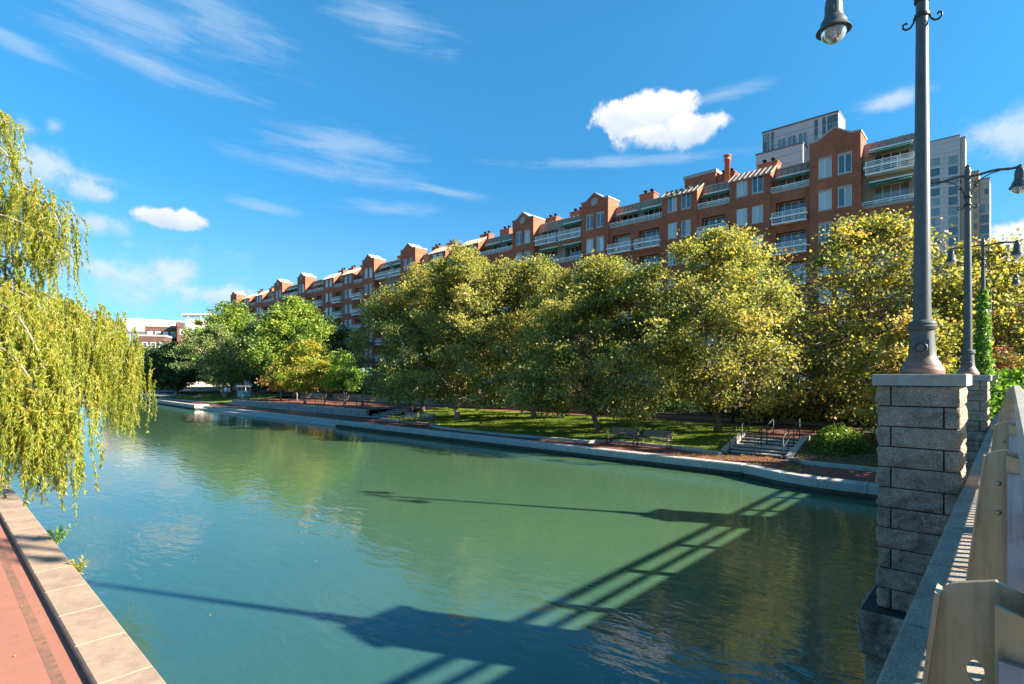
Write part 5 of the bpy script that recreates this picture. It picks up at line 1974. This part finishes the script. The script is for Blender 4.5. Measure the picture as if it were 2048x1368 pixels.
# ------------------------------------------------------------------ benches, lamps, bins, people
def bench_meshes(mat):
    s = MB()
    for k in range(5):
        s.chbox(-.02 + k * .09, .055 + k * .09, -.92, .92, .42, .455, .006)
    bk = MB()
    for k in range(4):
        z = .52 + k * .10
        x = .44 + (z - .45) * .25
        bk.prism([(x, z), (x + .03, z - .005), (x + .05, z + .075), (x + .02, z + .08)], -.92, .92, 'y')
    leg = MB()
    leg.tube([(.0, 0, 0), (.02, 0, .25), (.0, 0, .42)], .025, 6)
    leg.tube([(.44, 0, 0), (.40, 0, .22), (.43, 0, .45), (.54, 0, .90)], .025, 6)
    leg.tube([(.0, 0, .42), (.2, 0, .40), (.43, 0, .42)], .02, 6)
    leg.tube([(.0, 0, .42), (-.03, 0, .62), (.1, 0, .655), (.47, 0, .64)], .02, 6)
    return s.mesh('seat', mat), bk.mesh('backrest', mat), leg.mesh('leg', M['black'])


BG = bench_meshes(M['greywood'])
BD = bench_meshes(M['wood'])


def bench(ms, loc, label, rz=0.0, group='slatted benches along the quay and terrace'):
    t = thing('park_bench', label, 'bench', loc, rz, group)
    inst('seat', ms[0], t)
    inst('backrest', ms[1], t)
    for y in (-.85, .85):
        inst('leg', ms[2], t, (0, y, 0))


bench(BG, (26.28, 35.85, .784), 'weathered grey bench at the lawn edge, left one of the pale pair')
bench(BG, (26.30, 33.75, .784), 'weathered grey bench at the lawn edge, right one of the pale pair')
bench(BD, (26.32, 16.1, .784), 'dark wooden bench on the promenade, left one of the pair near the stairway')
bench(BD, (26.32, 14.1, .784), 'dark wooden bench on the promenade, right one of the pair near the stairway')
bench(BG, (27.4, 89.3, .93), 'grey bench on the edge of the far lawn, nearer the block wall')
bench(BG, (27.6, 101.3, .93), 'grey bench on the far lawn, nearest the willow tips')
for y, l in ((63.2, 'dark bench on the terrace behind the railing, leftmost under the yellow tree'), (58.0, 'dark bench on the terrace, just right of the forked yellow tree'),
             (52.4, 'dark bench on the terrace by the forked green tree'), (67.2, 'dark bench on the terrace, farthest one in front of the orange tree')):
    bench(BD, (33.2, y, 1.434), l)


def path_lamp(loc, label):
    t = thing('path_lamp', label, 'lamp post', loc, group='black post lamps along the path')
    b = MB()
    b.lathe([(.16, 0), (.17, .06), (.12, .12), (.10, .5), (.075, .62), (.06, .7), (.048, 3.4), (.07, 3.42), (.06, 3.5)], 0, 0, 12)
    b.build('pole', M['black'], t)
    b = MB()
    b.lathe([(.10, 3.5), (.19, 3.62), (.22, 3.85), (.18, 4.0)], 0, 0, 12)
    b.build('globe', M['globe'], t)
    b = MB()
    b.lathe([(.20, 4.0), (.21, 4.04), (.10, 4.12), (.02, 4.22)], 0, 0, 12)
    b.build('cap', M['black'], t)


path_lamp((31.8, 51.0, 1.434), 'black lamp post at the right end of the terrace, by the wide steps')
path_lamp((36.0, 13.5, 1.52), 'black lamp post on the upper path behind the leaning plane tree')

bn = thing('litter_bin', 'slim green dispenser bin with a dark lid at the back of the lawn', 'bin', (32.4, 24.7, 1.36))
b = MB()
b.lathe([(.09, 0), (.10, .02), (.10, .44), (.08, .47)], 0, 0, 14)
b.build('body', M['teal'], bn)
b = MB()
b.chbox(-.12, .12, -.17, .17, .48, .66, .03)
b.build('lid', M['black'], bn)
b = MB()
b.tube([(.02, .02, .66), (.02, .02, 1.15)], .03, 8)
b.build('post', M['teal'], bn)
mp = thing('marker_post', 'thin pale post beside the slim green bin', 'post', (32.3, 25.05, 1.36))
b = MB()
b.tube([(0, 0, 0), (0, 0, .72)], .025, 8)
b.lathe([(.028, .72), (.03, .75), (.01, .77)], 0, 0, 8)
b.build('post', M['cream'], mp)
mp = thing('marker_post', 'short pale post at the foot of the plane tree left of the bin', 'post', (32.0, 26.4, 1.34))
b = MB()
b.tube([(0, 0, 0), (0, 0, .48)], .03, 8)
b.lathe([(.032, .48), (.034, .51), (.01, .53)], 0, 0, 8)
b.build('post', M['cream'], mp)

kc = thing('vending_cart', 'small cyan cart with a flat cream roof at the left end of the terrace', 'cart', (29.6, 77.0, 1.42))
b = MB()
b.chbox(-.5, .5, -.75, .75, .35, 1.15, .03)
b.build('body', M['cyan'], kc)
b = MB()
b.chbox(-.65, .65, -.95, .95, 1.72, 1.82, .02)
b.build('roof', M['cream'], kc)
b = MB()
for x in (-.55, .55):
    for y in (-.8, .8):
        b.tube([(x, y, 0), (x, y, 1.72)], .025, 6)
b.build('frame', M['cream'], kc)
for y in (-.5, .5):
    b = MB()
    b.tube([(-.42, y, .18), (-.36, y, .18)], .18, 14)
    b.tube([(.36, y, .18), (.42, y, .18)], .18, 14)
    b.build('wheel', M['black'], kc)

pv = thing('pavilion', 'white canopy pavilion at the canal end, seen through the willow', 'pavilion', (11.5, 112, .6))
b = MB()
b.prism([(-4.2, 3.0), (0, 3.7), (4.2, 3.0), (4.2, 2.9), (0, 3.55), (-4.2, 2.9)], -2, 2, 'y')
b.build('roof', M['white'], pv)
for x in (-4, -1.3, 1.3, 4):
    b = MB()
    b.tube([(x, -1.8, 0), (x, -1.8, 3.0)], .06, 8)
    b.tube([(x, 1.8, 0), (x, 1.8, 3.0)], .06, 8)
    b.build('post', M['slate'], pv)


SK = simple('skin', (0.45, 0.27, 0.19), .6)
HAIR = simple('hair', (0.03, 0.02, 0.015), .6)


def person(label, loc, rz, shirt, legs, step=.18, hat=None):
    """one continuous skinned figure, posed in a slow stride"""
    t = thing('person', label, 'person', loc, rz)
    J = [(0, 0, .93), (0, 0, 1.12), (0, .0, 1.36), (.01, 0, 1.47), (.02, 0, 1.56), (.03, 0, 1.68),            # pelvis .. head
         (0, .19, 1.39), (-.03, .24, 1.13), (.10, .22, .92), (.14, .215, .84),                                  # left arm
         (0, -.19, 1.39), (.04, -.24, 1.13), (.0, -.25, .90), (.02, -.25, .82),                                 # right arm
         (0, .10, .88), (step * .6, .10, .50), (step, .10, .08), (step + .16, .10, .04),
         (0, -.10, .88), (-step * .2, -.10, .50), (-step, -.10, .09), (-step + .15, -.10, .04)]
    rad = [.135, .125, .145, .062, .085, .075, .062, .045, .036, .028, .062, .045, .036, .028, .088, .060, .042, .034, .088, .060, .042, .034]
    E_ = [(0, 1), (1, 2), (2, 3), (3, 4), (4, 5), (2, 6), (6, 7), (7, 8), (8, 9), (2, 10), (10, 11), (11, 12), (12, 13), (0, 14), (14, 15), (15, 16), (16, 17),
          (0, 18), (18, 19), (19, 20), (20, 21)]
    me = bpy.data.meshes.new('body')
    me.from_pydata(J, E_, [])
    o = bpy.data.objects.new('body', me)
    link(o, t)
    sk = o.modifiers.new('skin', 'SKIN')
    for k, v in enumerate(me.skin_vertices[0].data):
        v.radius = (rad[k], rad[k] * (1.25 if k in (0, 1, 2) else 1.0))
        v.use_root = (k == 0)
    sk.use_smooth_shade = True
    o.modifiers.new('sub', 'SUBSURF').levels = 1
    dg = bpy.context.evaluated_depsgraph_get()
    ev = bpy.data.meshes.new_from_object(o.evaluated_get(dg))
    o.modifiers.clear()
    o.data = ev
    ev.materials.clear()
    for m in (SK, shirt, legs, M['black']):
        ev.materials.append(m)
    for p in ev.polygons:
        c = p.center
        p.material_index = 3 if c.z < .10 else 2 if c.z < .95 and abs(c.y) < .2 else 1 if .95 <= c.z < 1.46 and (abs(c.y) < .26 and c.z > 1.12 or abs(c.y) < .2) else 0
    b = MB()
    b.lathe([(.085, 1.62), (.095, 1.68), (.088, 1.75), (.05, 1.79), (.005, 1.80)], -.0, 0, 14)
    b.build('hair' if hat is None else 'hat', HAIR if hat is None else hat, t)


person('person in dark jacket and pale cap at the top of the wide terrace steps', (29.6, 39.6, 1.40), 2.0, M['slate'], M['black'], .12, M['white'])
person('person in a white shirt and dark trousers under the far trees, left of the pair', (31.4, 88.6, 1.3), 1.2, M['white'], M['slate'])
person('person in a white shirt under the far trees, right of the pair beside the cart', (31.2, 86.6, 1.3), 2.4, M['white'], M['black'], .12)
